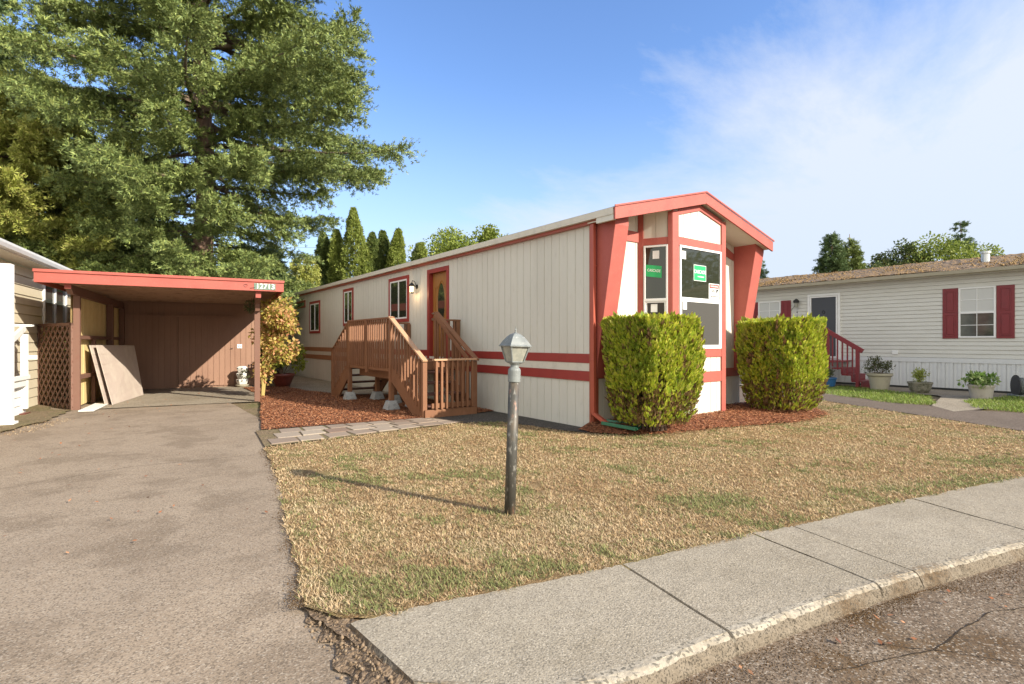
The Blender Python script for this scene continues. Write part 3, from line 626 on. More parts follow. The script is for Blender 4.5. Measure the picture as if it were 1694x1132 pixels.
# grass blades
def blades(name, P, h, w, m, label, lean=.9, z=-.003):
    n = len(P); a = rng.uniform(0, 6.28, n); lz = rng.uniform(.15, 1.0, n) * (1.25 - lean) + .12
    D = np.stack([np.cos(a), np.sin(a), lz * 2], 1)
    S = np.stack([-np.sin(a), np.cos(a), rng.uniform(-.3, .3, n)], 1)
    V, F = rhomb(np.c_[P, np.full(n, z)], D, h, w, S, mid=.4)
    return setp(npmesh(name, V, F, m), label, 'grass', kind='stuff')
def scatter(poly, n, seed_sc=None):
    p = np.array(poly); P = rng.uniform(p.min(0), p.max(0), (n, 2)); return P[inpoly(P, poly)]
CAMXY = np.array([-6.16, -6.07])
GR = rough_poly([(x, y - .02) if (y < -3.45 and x > -5.1) else (x, y) for x, y in LAWN], .15, .04, 8)
P = scatter(GR, 1500000); d = np.linalg.norm(P - CAMXY, axis=1)
bare = snoise(P, 2.3, 3) + .6 * snoise(P, 7, 4)
P = P[(rng.random(len(P)) < np.clip((3.2 / d) ** 1.5, .05, 1) * .72) & ((bare > -1.35) | (P[:, 1] < -2.6))]; d = np.linalg.norm(P - CAMXY, axis=1)
g = snoise(P, 1.6, 11) + .8 * snoise(P, 5.5, 12) + .5 * snoise(P, 14, 15)
edge = -((P[:, 1] + 3.95) + (P[:, 0] + 3) * .23) * .55   # greener towards the sidewalk
near = np.clip(1 - np.abs((P[:, 1] + 3.7) + (P[:, 0] + 3.5) * .22 ) / 1.1, 0, 1)
corner = np.exp(-((P[:, 0] + .6) ** 2 / .35 + (P[:, 1] - 1.5) ** 2 / .08))
lefts = np.clip(1 - (P[:, 0] + 5.3) / 1.6, 0, 1)
isg = (g + near * (1.0 + .55 * snoise(P, 3.1, 40)) + lefts * .6 + corner * 2 - .35 * (rng.random(len(P)) < .5)) > .85
isg = isg & (rng.random(len(P)) < .72)
mixg = rng.random(len(P)) < .06
isg = isg | mixg
W = .0011 + d * .00036
Pd, dd = P[~isg], d[~isg]
blades('dry_grass', Pd, rng.uniform(.014, .045, len(Pd)), W[~isg], M['dry'], 'short tan sun dried lawn grass in front of the house', .95)
Pg, dg = P[isg], d[isg]
blades('green_grass', Pg, rng.uniform(.02, .055, len(Pg)), W[isg] * 1.15, M['green'], 'greener lawn tufts mostly along the sidewalk and driveway edge', .8)
tc_ = scatter(LAWN, 5200); dt_ = np.linalg.norm(tc_ - CAMXY, axis=1); tc_ = tc_[rng.random(len(tc_)) < np.clip((4.5 / dt_) ** 1.2, .1, 1)]
nt_ = 16; Pt = np.repeat(tc_, nt_, 0); sz_ = np.repeat(rng.uniform(.5, 1.2, len(tc_)), nt_); gg = snoise(tc_, 1.6, 11) + rng.normal(0, .8, len(tc_)) + (tc_[:, 1] < -2.6) * .8; gsel = np.repeat(gg > .9, nt_)
a_ = rng.uniform(0, 6.28, len(Pt)); r_ = rng.random(len(Pt)) * .035 * sz_; D_ = np.stack([np.cos(a_), np.sin(a_), rng.uniform(.3, 1.8, len(Pt))], 1)
Pb = np.c_[Pt[:, 0] + np.cos(a_) * r_, Pt[:, 1] + np.sin(a_) * r_, np.full(len(Pt), -.003)]; S_ = np.stack([-np.sin(a_), np.cos(a_), np.zeros(len(Pt))], 1); db = np.linalg.norm(Pt - CAMXY, axis=1)
for nm_, k_, m_, lb_ in (('dry_grass', ~gsel, 'dry', 'taller straw coloured tufts scattered over the lawn'), ('green_grass', gsel, 'green', 'taller green tufts and weeds scattered over the lawn')):
    V_, F_ = rhomb(Pb[k_], D_[k_], (rng.uniform(.02, .052, len(Pb)) * sz_)[k_], (.0013 + db * .0004)[k_], S_[k_], mid=.4); setp(npmesh(nm_, V_, F_, M[m_]), lb_, 'grass', kind='stuff')
le = np.array([(-5.36, -3.15), (-5.33, -2.98), (-5.24, -2.65), (-5.16, -2.1), (-5.05, -1.49), (-4.9, -.7), (-4.76, .07), (-4.66, .8), (-4.57, 1.55)]); n = 6000; t_ = rng.random(n) * (len(le) - 1); i_ = t_.astype(int); f_ = (t_ - i_)[:, None]
pe = le[i_] * (1 - f_) + le[i_ + 1] * f_; pe[:, 0] += rng.normal(-.01, .03, n) + .02 * np.sin(pe[:, 1] * 9)
clods('edge_soil', np.c_[pe, np.full(n, -.006)], rng.random(n) ** 3 * .004 + .001, M['grit'], 'dark soil crumbs along the lawn edge of the driveway')
n = 260; lx = np.r_[rng.uniform(-8.5, -4.9, 110), rng.uniform(-4.8, 3, 60), rng.uniform(-6.6, -3.6, 60), rng.uniform(-4, .5, 30)]
ly = np.r_[rng.uniform(-2, 8, 110), np.interp(lx[110:170], [-4.8, -2.6, 1, 3], [-4.6, -5.0, -5.95, -6.5]) - np.abs(rng.normal(0, .15, 60)), rng.uniform(7.2, 11, 60), rng.uniform(-3.5, 1.2, 30)]
lz_ = np.where(ly < -4.5, -.078, .006); a_ = rng.uniform(0, 6.28, n)
V_, F_ = rhomb(np.c_[lx, ly, lz_], np.c_[np.cos(a_), np.sin(a_), rng.uniform(0, .4, n)], rng.uniform(.02, .05, n), rng.uniform(.007, .014, n), np.c_[-np.sin(a_), np.cos(a_), rng.uniform(-.5, .5, n)])
setp(npmesh('fallen_leaves', V_, F_, M['chip']), 'scattered brown fallen leaves on driveway, gutter and carport slab', 'leaves', kind='stuff')
PATCH1 = [(8.7, -.5), (9.44, .9), (10.4, 1.3), (12.2, .95), (11.0, -1.0), (10.2, -1.75), (8.3, -2.2), (8.0, -1.6)]
PATCH2 = [(8.2, -3.1), (9.7, -2.45), (12.2, -2.9), (13, -4.2), (10.5, -5.5), (8.2, -4.2)]
for i, (pp, nn, lab) in enumerate(((PATCH1, 16000, 'bright green grass strip beside the stone slab path'), (PATCH2, 20000, 'bright green grass with pale weeds at the right edge'))):
    Pp = scatter(rough_poly(pp, .3, .1, i), nn)
    blades('fresh_grass', Pp, rng.uniform(.04, .11, len(Pp)), .007, M['fresh'], lab, .5, .0)
Pp = scatter([(-7.3, 6.9), (-6.7, 6.6), (-7.1, 5.0), (-8.8, 3.8), (-9, 5)], 4000)
blades('verge_grass', Pp, rng.uniform(.015, .04, len(Pp)), .004, M['dry'], 'thin dry grass between driveway and white porch post', .9)

# ------------------------------------------------------------------ foliage builders
def trunk_mesh(mb, pts, rads, n=10): mb.tube(pts, rads, n)
def conifer(name, label, x, y, H, envelope, nb, m, seed=1, z0=2.0, shoot=.24, dens=1.0, droop=.25, group=None, tr=.35, bark='barkred', fill=1.0, zmax=None, lop=0.0, wid=.22):
    global rng
    rng = np.random.default_rng(seed)
    t = thing(name, label, 'tree', (x, y, 0), 0, group)
    mb = MB(); k = 14
    pts = [(0.12 * math.sin(i * .9 + seed), .12 * math.cos(i * 1.3 + seed), -.1 + H * i / (k - 1)) for i in range(k)]
    mb.tube(pts, [max(.02, tr * (1 - i / (k - 1)) ** .8) for i in range(k)], 12)
    mb.build('trunk', M[bark], t, smooth=True)
    limbs = MB(); Ps = []; Ds = []
    ez, er = zip(*envelope)
    zz = np.sort(z0 + (H - z0 - .2) * rng.random(nb) ** 1.0)
    for i, zb in enumerate(zz):
        az = i * 2.39996 + rng.uniform(-.4, .4)
        Rr = np.interp(zb, ez, er) * rng.uniform(.66, 1.08) * (1 - lop * max(0, -math.cos(az + .64)))
        n = 12; tt = np.linspace(0, 1, n)
        up = rng.uniform(-.05, .16)
        bx = np.cos(az + .25 * tt * rng.uniform(-1, 1)) * Rr * tt; by = np.sin(az + .25 * tt * rng.uniform(-1, 1)) * Rr * tt
        bz = zb + Rr * (up * tt - droop * tt ** 1.6 + .30 * droop * 2 * tt ** 4)
        B = np.stack([bx, by, bz], 1)
        limbs.tube([tuple(p) for p in B[::3]] + [tuple(B[-1])], [max(.012, .018 * Rr * (1 - q)) for q in list(tt[::3]) + [1]], 5, cap=False)
        # secondary branchlets
        ns = int(Rr * 15 * dens); s = rng.uniform(.16, 1, ns) ** .8
        base = np.stack([np.interp(s, tt, B[:, c]) for c in range(3)], 1)
        fwd = unit(np.stack([np.interp(np.minimum(1, s + .05), tt, B[:, c]) for c in range(3)], 1) - np.stack([np.interp(s - .06, tt, B[:, c]) for c in range(3)], 1))
        sidev = unit(np.cross(fwd, [0, 0, 1])); sg = rng.choice([-1, 1], ns)[:, None]
        d2 = unit(fwd * rng.uniform(.5, 1.1, (ns, 1)) + sidev * sg * rng.uniform(.5, 1.0, (ns, 1)) + np.array([0, 0, 1]) * rng.uniform(-.85, .30, (ns, 1)))
        l2 = (.45 + .20 * Rr * (1 - s * .75)) * rng.uniform(.55, 1.15, ns)
        npt = 13
        for q in range(npt):
            f = (q + rng.random(ns)) / npt
            c = base + d2 * (l2 * f)[:, None] + np.array([0, 0, -1]) * (.22 * l2 * f ** 2 * droop * 3)[:, None]
            c = c + rng.normal(0, .05, (ns, 3))
            dd = unit(d2 * .8 + rng.normal(0, .42, (ns, 3)) + np.array([0, 0, .28]))
            Ps.append(c); Ds.append(dd)
    limbs.build('limb', M['bark'], t)
    P = np.concatenate(Ps); D = np.concatenate(Ds)
    away = unit(np.array([[x + 6.16, y + 6.07]]))[0]; k = ~((P[:, 0] * away[0] + P[:, 1] * away[1] > 1.2) & (rng.random(len(P)) < .55)); P, D = P[k], D[k]
    if zmax: k = P[:, 2] < zmax; P, D = P[k], D[k]
    if fill < 1: k = rng.random(len(P)) < fill; P, D = P[k], D[k]
    L = shoot * rng.uniform(.6, 1.3, len(P))
    npmesh('crown', *sprig(P, D, L, wid * .33), M[m], t)
    return t
def broadleaf(name, label, x, y, z0, H, rx, ry, m, n=9000, seed=1, leaf=.22, group=None, clumps=26, tr=.18, bark='bark', cat='tree'):
    global rng
    rng = np.random.default_rng(seed)
    t = thing(name, label, cat, (x, y, 0), 0, group)
    mb = MB(); c0 = Vector((0, 0, z0 + (H - z0) * .35))
    mb.tube([(0, 0, -.1), (.05, 0, z0 * .6), tuple(c0)], [tr, tr * .8, tr * .4], 8)
    ctr = []
    for i in range(clumps):
        u = unit(rng.normal(size=3)); r = rng.uniform(.45, .95)
        c = np.array([u[0] * rx * r, u[1] * ry * r, (z0 + H) / 2 + u[2] * (H - z0) / 2 * r]); ctr.append(c)
        if i % 2 == 0: mb.tube([tuple(c0), tuple((np.array(c0) + c) / 2 + rng.normal(0, .1, 3)), tuple(c)], [tr * .35, tr * .2, .01], 5, cap=False)
    mb.build('trunk', M[bark], t, smooth=True)
    ctr = np.array(ctr); idx = rng.integers(0, clumps, n); sz = rng.uniform(.6, 1.15, clumps)
    rad = min(rx, ry, (H - z0) / 2) * .48
    u = unit(rng.normal(size=(n, 3))) * (rng.random(n) ** .45)[:, None]
    P = ctr[idx] + u * (rad * sz[idx])[:, None] * np.array([rx / min(rx, ry), ry / min(rx, ry), 1])
    D = unit(u + rng.normal(0, .7, (n, 3)) + np.array([0, 0, -.2]))
    L = leaf * rng.uniform(.6, 1.3, n)
    npmesh('crown', *rhomb(P, D, L, L * .32), M[m], t)
    return t
def column(name, label, x, y, H, r, m, seed=1, n=9000, group=None, leaf=.3, taper=.55):
    global rng
    rng = np.random.default_rng(seed)
    t = thing(name, label, 'tree', (x, y, 0), 0, group)
    MB().tube([(0, 0, -.1), (0, 0, H * .9)], [.18, .03], 8).build('trunk', M['bark'], t)
    h = rng.random(n) ** .9; a = rng.uniform(0, 6.28, n)
    prof = r * np.interp(h, [0, .12, .45, .75, .92, 1], [.55, .85, 1, .78, .42, .04])
    ph_ = rng.uniform(0, 6.28, 4); lump = 1 + .20 * np.sin(a * 2 + h * 9 + ph_[0]) + .14 * np.sin(a * 5 - h * 23 + ph_[1]) + .10 * np.sin(h * 41 + a * 3 + ph_[2])
    prof = prof * (1 + .25 * np.sin(h * 5 + ph_[3]) * (h > .3))
    q = rng.random(n) ** .22 * lump * prof
    P = np.stack([np.cos(a) * q, np.sin(a) * q, h * H], 1)
    D = unit(np.stack([np.cos(a) * .55, np.sin(a) * .55, np.full(n, 1.0)], 1) + rng.normal(0, .35, (n, 3)))
    P[:, 0] += .25 * r * np.sin(h * 3 + ph_[1]) * h
    L = leaf * rng.uniform(.6, 1.3, n)
    npmesh('crown', *sprig(P, D, L, .10), M[m], t)
    return t

# ------------------------------------------------------------------ main mobile home
home = thing('mobile_home', 'long cream mobile home with coral red trim, bay window end and gable roof', 'house')
W_, L_ = 4.35, 19.9
RX0, RX1, RIDGE = -.16, 4.50, 2.17
def roofz(x): return 3.43 + (4.03 - 3.43) * (1 - abs(x - RIDGE) / (RIDGE - RX0)) if x <= RIDGE else 3.43 + .60 * (1 - (x - RIDGE) / (RX1 - RIDGE))
LW = PL((0, 0, 0), (0, 1, 0), (-1, 0, 0)); FW = PL((0, 0, 0), (1, 0, 0), (0, -1, 0))
mb = MB()
LW.grooved(mb, 0, 4.66, 0, 3.33); LW.grooved(mb, 5.50, L_, 0, 3.33); LW.grooved(mb, 4.66, 5.50, 3.07, 3.33); LW.grooved(mb, 4.66, 5.50, 0, 1.0)
mb.add([(0, L_, 0), (W_, L_, 0), (W_, L_, 3.35), (RIDGE, L_, 3.9), (0, L_, 3.35)], [(4, 3, 2, 1, 0)])
mb.add([(W_, 0, 0), (W_, L_, 0), (W_, L_, 3.35), (W_, 0, 3.35)], [(0, 1, 2, 3)])
mb.build('side_wall', M['siding'], home)
# door recess lining
mb = MB(); LW.box(mb, 4.62, 4.66, 1.0, 3.07, -.14, -.001); LW.box(mb, 5.50, 5.54, 1.0, 3.07, -.14, -.001); LW.box(mb, 4.66, 5.50, 3.07, 3.11, -.14, -.001); LW.box(mb, 4.66, 5.50, .96, 1.0, -.14, .02)
mb.build('door_jamb', M['red'], home)
mb = MB(); frame(LW, mb, 4.56, 5.60, 1.0, 3.16, .10, .001, .024, 0); mb.build('door_trim', M['red'], home, bevel=.003)
# front door
mb = MB(); LW.box(mb, 4.665, 5.495, 1.0, 3.065, -.13, -.09); door = mb.build('front_door', M['ochre_door'], home, label='ochre wood door with oval glass')
def ring(pl, a, z, ra, rz, w, o0, o1, n=36):
    mb = MB(); V = []; F = []
    for k in range(n):
        t = 2 * math.pi * k / n; c, s = math.cos(t), math.sin(t)
        V += [pl.p(a + ra * c, z + rz * s, o0), pl.p(a + (ra + w * .5) * c, z + (rz + w * .5) * s, o1), pl.p(a + (ra + w) * c, z + (rz + w) * s, o0)]
    for k in range(n):
        j = (k + 1) % n; F += [(3 * k, 3 * k + 1, 3 * j + 1, 3 * j), (3 * k + 1, 3 * k + 2, 3 * j + 2, 3 * j + 1)]
    return mb.add(V, F)
DC = 5.08
mb = ring(LW, DC, 2.32, .17, .48, .035, -.09, -.07)
# arch moulding and lower panels
arch = [(DC - .28 + .56 * i / 24, 2.72 + .14 * math.exp(-((i - 12) / 4.0) ** 2)) for i in range(25)]
for i in range(24): mb.bar(LW.p(*arch[i], -.085), LW.p(*arch[i + 1], -.085), .02, .02)
for sgn in (-1, 1):
    mb.bar(LW.p(DC + sgn * .28, 1.78, -.085), LW.p(DC + sgn * .28, 2.72, -.085), .02, .02)
    frame(LW, mb, DC + sgn * .17 - .11, DC + sgn * .17 + .11, 1.14, 1.62, .02, -.09, -.078)
mb.build('moulding', M['ochre_door'], door)
mb = MB(); V = [LW.p(DC, 2.32, -.086)] + [LW.p(DC + .17 * math.cos(2 * math.pi * k / 36), 2.32 + .48 * math.sin(2 * math.pi * k / 36), -.086) for k in range(36)]
mb.add(V, [(0, 1 + k, 1 + (k + 1) % 36) for k in range(36)]); mb.build('pane', M['glass'], door)
for z in (1.95, 2.09):
    mb = MB(); mb.tube([LW.p(5.43, z, -.09), LW.p(5.43, z, -.05)], .028, 12); mb.tube([LW.p(5.43, z, -.05), LW.p(5.43, z, -.025)], .022 if z > 2 else .03, 12)
    mb.build('handle' if z < 2 else 'deadbolt', M['metal'], door, smooth=False)
# bands on the side wall
def band(pl, a0, a1, z0, z1, m, par, lab=None, o=.022): return pl.box(MB(), a0, a1, z0, z1, .0015, o).build('trim_band', M[m], par, bevel=.003, label=lab)
for (a0, a1, mm) in ((.001, 4.56, 'red'), (5.60, 8.6, 'red'), (8.6, L_, 'brown_band')):
    band(LW, a0, a1, 1.058, 1.208, mm, home, 'brown far band' if mm[0] == 'b' else 'red band'); band(LW, a0, a1, .765, .925, mm, home, 'brown far band' if mm[0] == 'b' else 'red band')
mb = MB(); LW.box(mb, .001, L_, .927, 1.056, .001, .012); mb.build('pale_stripe', M['stripe'], home)
mb = MB(); LW.box(mb, -.012, .10, .02, 3.3, .0, .0005)
# side windows
def slider(a0, a1, z0, z1, lab):
    w = MB(); frame(LW, w, a0, a1, z0, z1, .09, .001, .03); w = w.build('window', M['red'], home, bevel=.003, label=lab)
    f = MB(); frame(LW, f, a0 + .09, a1 - .09, z0 + .09, z1 - .09, .04, .001, .024); c = (a0 + a1) / 2; LW.box(f, c - .022, c + .022, z0 + .13, z1 - .13, .004, .022)
    f.build('frame', M['white'], w, bevel=.002)
    g = MB(); LW.box(g, a0 + .13, c - .022, z0 + .13, z1 - .13, .001, .008); LW.box(g, c + .022, a1 - .13, z0 + .13, z1 - .13, .001, .013); g.build('pane', M['glass'], w)
slider(6.62, 7.87, 1.93, 3.15, 'red framed slider window beside the wall lantern')
slider(10.63, 11.55, 1.93, 3.15, 'narrow red framed window')
slider(14.06, 15.36, 1.73, 2.96, 'far red framed window')
mb = MB(); frame(LW, mb, 15.96, 17.25, 2.79, 3.08, .07, .001, .028); v = mb.build('wall_vent', M['rust_trim'], home, label='long low vent window in brown red frame')
mb = MB(); LW.box(mb, 16.03, 17.18, 2.86, 3.01, .001, .01); mb.build('pane', M['glass'], v)
# front wall
mb = MB()
FW.grooved(mb, 0, W_, 0, lambda a: roofz(a) - .06, sp=.2, off=.06); mb.build('front_wall', M['siding_front'], home)
# bay
BY = .5
C0, C1 = 1.38, 2.96; E0, E1 = 1.12, 3.22
BW = PL((0, -BY, 0), (1, 0, 0), (0, -1, 0))
FLd = Vector((C0 - E0, -BY, 0)); FL = PL((E0, 0, 0), FLd, (-BY, -(C0 - E0), 0)); FLl = FLd.length
FRd = Vector((E1 - C1, BY, 0)); FR = PL((C1, -BY, 0), FRd, (BY, -(E1 - C1), 0)); FRl = FRd.length
mb = MB()
BW.grooved(mb, C0, C1, 0, lambda a: roofz(a) - .2, sp=.2, off=.12)
FL.grooved(mb, 0, FLl, 0, lambda a: roofz(E0) - .12, sp=.2, off=.1); FR.grooved(mb, 0, FRl, 0, lambda a: roofz(E1) - .12, sp=.2, off=.1)
bay = mb.build('bay', M['siding_front'], home)
mb = MB()
# stiles full height
ST = .16
BW.box(mb, C0 - .012, C0 + ST, 0.02, roofz(C0) - .2, .001, .028); BW.box(mb, C1 - .12, C1 + .01, 0.02, roofz(C1) - .2, .001, .028)
# rails on the centre facet
a0, a1 = C0 + ST, C1 - .12
BW.poly(mb, [(a0, 3.06), (a1, 3.06), (a1, 3.20), (a0, 3.20)], .001, .022)
BW.box(mb, a0, a1, 1.13, 1.27, .001, .022); BW.box(mb, a0, a1, .68, .87, .001, .022)
BW.poly(mb, [(a0, roofz(a0) - .30), (RIDGE, roofz(RIDGE) - .30), (a1, roofz(a1) - .30), (a1, roofz(a1) - .2), (RIDGE, roofz(RIDGE) - .2), (a0, roofz(a0) - .2)], .001, .022)
# left facet
FL.box(mb, 0, .09, .02, roofz(E0) - .13, .001, .024); FL.box(mb, FLl - .06, FLl + .01, .02, roofz(C0) - .22, .001, .0245)
FL.box(mb, .09, FLl - .06, 3.06, 3.18, .001, .022); FL.box(mb, .09, FLl - .06, 1.13, 1.27, .001, .022); FL.box(mb, .09, FLl - .06, .68, .87, .001, .022)
FR.box(mb, 0, .09, .02, roofz(C1) - .22, .001, .024); FR.box(mb, FRl - .09, FRl, .02, roofz(E1) - .13, .001, .024); FR.box(mb, .09, FRl - .09, 3.06, 3.18, .001, .022); FR.box(mb, .09, FRl - .09, .68, .87, .001, .022)
mb.build('bay_trim', M['coral'], home, bevel=.003)
# bay windows
def hung(pl, a0, a1, z0, z1, zm, fr=.035, lab=None, both=True):
    w = MB(); frame(pl, w, a0, a1, z0, z1, fr, .001, .034); pl.box(w, a0 + fr, a1 - fr, zm - .022, zm + .022, .001, .034)
    w = w.build('window', M['white'], home, bevel=.003, label=lab)
    g = MB(); pl.box(g, a0 + fr, a1 - fr, zm + .022, z1 - fr, .001, .012); g.build('upper_pane', M['glass'], w)
    s = MB(); frame(pl, s, a0 + fr, a1 - fr, z0 + fr, zm - .022, .028, .001, .022); s.build('sash', M['white'], w)
    g = MB(); pl.box(g, a0 + fr + .028, a1 - fr - .028, z0 + fr + .028, zm - .05, .001, .016); g.build('lower_screen', M['screen'], w)
    return w
cw = hung(BW, 1.57, 2.825, 1.28, 3.06, 2.15, .038, 'wide centre bay window')
lw = hung(FL, .10, FLl - .06, 1.28, 3.05, 2.12, .03, 'narrow angled bay window'); rw = hung(FR, .10, FRl - .1, 1.28, 3.05, 2.12, .03, 'narrow angled bay window on the far facet')
for (pl, a, z, s, par) in ((BW, 1.70, 2.90, .055, cw), (BW, 1.72, 2.03, .055, cw), (FL, .305, 2.89, .055, lw), (FL, .275, 1.98, .055, lw)):
    o_ = .0130 if z > 2.15 else .0175
    pl.box(MB(), a - s, a + s, z - s * 1.25, z + s * 1.25, o_, o_ + .0025).build('paper_tag', M['plainwhite'], par)
st = BW.box(MB(), 1.98, 2.35, 2.48, 2.76, .014, .0175).build('green_sticker', M['greentext'], cw)
text('lettering', 'CASCADE', .085, M['plainwhite'], st, plmat(BW, 2.165, 2.64, .0185), .0005, .0012, .95)
text('lettering', 'WINDOWS', .034, M['plainwhite'], st, plmat(BW, 2.19, 2.555, .0185), .0005, .0006, 1.1)
mb = MB(); frame(BW, mb, 1.98, 2.35, 2.48, 2.76, .008, .0176, .0185); mb.build('border', M['plainwhite'], st)
st = FL.poly(MB(), [(.14, 2.53), (.40, 2.49), (.40, 2.69), (.14, 2.73)], .014, .0175).build('green_sticker', M['greentext'], lw)
text('lettering', 'CASCADE', .065, M['plainwhite'], st, plmat(FL, .27, 2.62, .0185, R(-8)), .0005, .001, .78)
st = BW.box(MB(), 2.44, 2.77, 2.18, 2.46, .014, .0175).build('warning_sign', M['plainwhite'], cw)
BW.box(MB(), 2.455, 2.755, 2.375, 2.447, .0176, .0186).build('banner', M['warnred'], st)
text('lettering', 'WARNING', .045, M['plainwhite'], st, plmat(BW, 2.605, 2.41, .0192), .0004, .0004, 1.1)
text('lettering', 'Security', .062, M['inkblack'], st, plmat(BW, 2.555, 2.33, .0182), .0005, .002, .74)
text('lettering', 'Cameras In Use', .054, M['inkblack'], st, plmat(BW, 2.605, 2.235, .0182), .0005, .0018, .70)
BW.poly(MB(), [(2.66, 2.30), (2.70, 2.30), (2.70, 2.325), (2.745, 2.325), (2.745, 2.36), (2.67, 2.36)], .0176, .0186).build('camera_symbol', M['inkblack'], st)
# front wall bands / headers
mb = MB()
for (x0, x1) in ((.34, E0 - .005), (E1 + .005, W_)):
    FW.box(MB(), x0, x1, .70, .87, .001, .022).build('wall_trim', M['coral'], home, bevel=.003)
FW.poly(MB(), [(.33, 3.12), (E0, 3.12), (E0, 3.30), (.33, 3.30)], .001, .022).build('wall_trim', M['coral'], home, bevel=.003)
FW.poly(MB(), [(E1, 3.30), (W_ - .25, 3.08), (W_ - .25, 3.22), (E1, roofz(E1) - .2)], .001, .022).build('wall_trim', M['coral'], home, bevel=.003)
mb = MB(); FW.box(mb, 0.0, .12, .02, 3.3, .001, .022); LW.box(mb, 0, .045, .02, 3.3, .0, .024); mb.build('corner_board', M['rust_trim'], home)
# buttresses
def buttress(x0, x1, lab):
    MB().prism([(0, 3.38), (-.47, 3.38), (-.47, 3.22), (-.05, .82), (0, .80)], lambda u, v, k: (x0 if k == 0 else x1, u, v)).build('buttress', M['coral'], home, bevel=.006, label=lab)
buttress(.02, .33, 'tapering coral red buttress at the downspout corner'); buttress(4.13, 4.45, 'tapering coral red buttress at the right corner')
# roof
YF, YB = -.6, 20.2
mb = MB()
for (xa, xb) in ((RX0, RIDGE), (RX1, RIDGE)):
    za, zb_ = roofz(xa), roofz(xb)
    mb.hexa([(xa, YF, za - .03), (xb, YF, zb_ - .03), (xb, YB, zb_ - .03), (xa, YB, za - .03), (xa, YF, za + .005), (xb, YF, zb_ + .005), (xb, YB, zb_ + .005), (xa, YB, za + .005)])
roof = mb.build('roof', M['shingle'], home)
mb = MB(); mb.box(RX0 - .012, RX0 - .001, YF + .005, YB, 3.325, 3.428); mb.box(RX0, -.001, -.58, YB, 3.33, 3.37)
mb.build('eave_board', M['stripe'], home)
# rake boards
mb = MB()
for (xa, xb) in ((RX0, RIDGE), (RIDGE, RX1)):
    mb.prism([(xa, roofz(xa) - .19), (xb, roofz(xb) - .20), (xb, roofz(xb) - .004), (xa, roofz(xa) - .004)], lambda u, v, k: (u, YF - .035 if k == 0 else YF - .001, v))
    mb.prism([(xa - (.02 if xa < 0 else 0), roofz(xa) - .006), (xb + (.02 if xb > 4 else 0), roofz(xb) - .006), (xb + (.02 if xb > 4 else 0), roofz(xb) + .022), (xa - (.02 if xa < 0 else 0), roofz(xa) + .022)], lambda u, v, k: (u, YF - .055 if k == 0 else YF - .036, v))
mb.build('rake_board', M['coral'], home, bevel=.003)
mb = MB(); mb.prism([(RX0, 3.395), (RX0 + .05, 3.395), (RX0 + .05, 3.24), (RX0, 3.24)], lambda u, v, k: (u, -.595 if k == 0 else -.24, v)); mb.build('rake_return', M['siding'], home)
mb = MB()
for (xa, xb) in ((RX0 + .05, RIDGE), (RIDGE, RX1 - .02)):
    mb.prism([(xa, roofz(xa) - .16), (xb, roofz(xb) - .16), (xb, roofz(xb) - .14), (xa, roofz(xa) - .14)], lambda u, v, k: (u, YF + .001 if k == 0 else -.001, v))
mb.build('soffit', M['siding_front'], home)
# gutter + downspout
def gutter(x0, sg, name='gutter'):
    mb = MB(); prof = [(0, 3.37), (-.085, 3.385), (-.09, 3.36), (-.075, 3.33), (-.07, 3.285), (-.01, 3.28), (0, 3.28)]
    mb.prism(prof, lambda u, v, k: (x0 + sg * u, -.22 if k == 0 else YB, v)); return mb.build(name, M['gutter_red'], home)
gutter(-.012, 1); gutter(RX1 - .0, -1)
mb = MB(); mb.prism([(-.11, 3.40), (-.015, 3.40), (-.015, 3.27), (-.11, 3.27)], lambda u, v, k: (u, -.235 if k == 0 else -.222, v)); mb.build('gutter_cap', M['gutter_red'], home); mb = MB(); mb.prism([(4.505, 3.40), (4.61, 3.40), (4.61, 3.27), (4.505, 3.27)], lambda u, v, k: (u, -.235 if k == 0 else -.222, v))
mb.build('gutter_cap', M['gutter_red'], home)
mb = MB(); mb.bar((-.05, -.06, 3.28), (-.035, -.06, .26), .06, .075, (0, 1, 0)); mb.bar((-.035, -.05, .27), (.02, -.30, .12), .07, .055)
for z in (2.6, 1.1): mb.box(-.075, .0, -.10, -.02, z, z + .03)
mb.build('downspout', M['gutter_red'], home, bevel=.006)
# small mast bits: outlet under the eave etc
# wall lantern (lit)
wl = thing('wall_lantern', 'small black lit coach lantern on the siding between slider window and front door', 'lamp', LW.p(6.17, 0))
mb = MB(); mb.tube([(0, 0, 2.80), (-.02, 0, 2.80)], .055, 14); mb.tube([(-.02, 0, 2.80), (-.07, 0, 2.93), (-.13, 0, 2.95), (-.15, 0, 2.88)], .010, 8)
mb.lathe([(.012, 2.90), (.035, 2.875), (.085, 2.82), (.095, 2.80), (.06, 2.80)], (-.15, 0, 0), 12); mb.lathe([(.05, 2.655), (.06, 2.64), (.03, 2.62)], (-.15, 0, 0), 12)
for k in range(6): a = k * math.pi / 3; mb.tube([(-.15 + .062 * math.cos(a), .062 * math.sin(a), 2.80), (-.15 + .052 * math.cos(a), .052 * math.sin(a), 2.65)], .004, 5)
mb.build('lantern_body', M['black'], wl)
MB().lathe([(.048, 2.655), (.056, 2.80)], (-.15, 0, 0), 12).build('glass', M['lampglass'], wl)
ld = bpy.data.lights.new('lantern bulb', 'POINT'); ld.energy = 2.5; ld.color = (1, .65, .35); ld.shadow_soft_size = .03
lo = bpy.data.objects.new('bulb', ld); COL.objects.link(lo); lo.parent = wl; lo.location = (-.235, 0, 2.62)

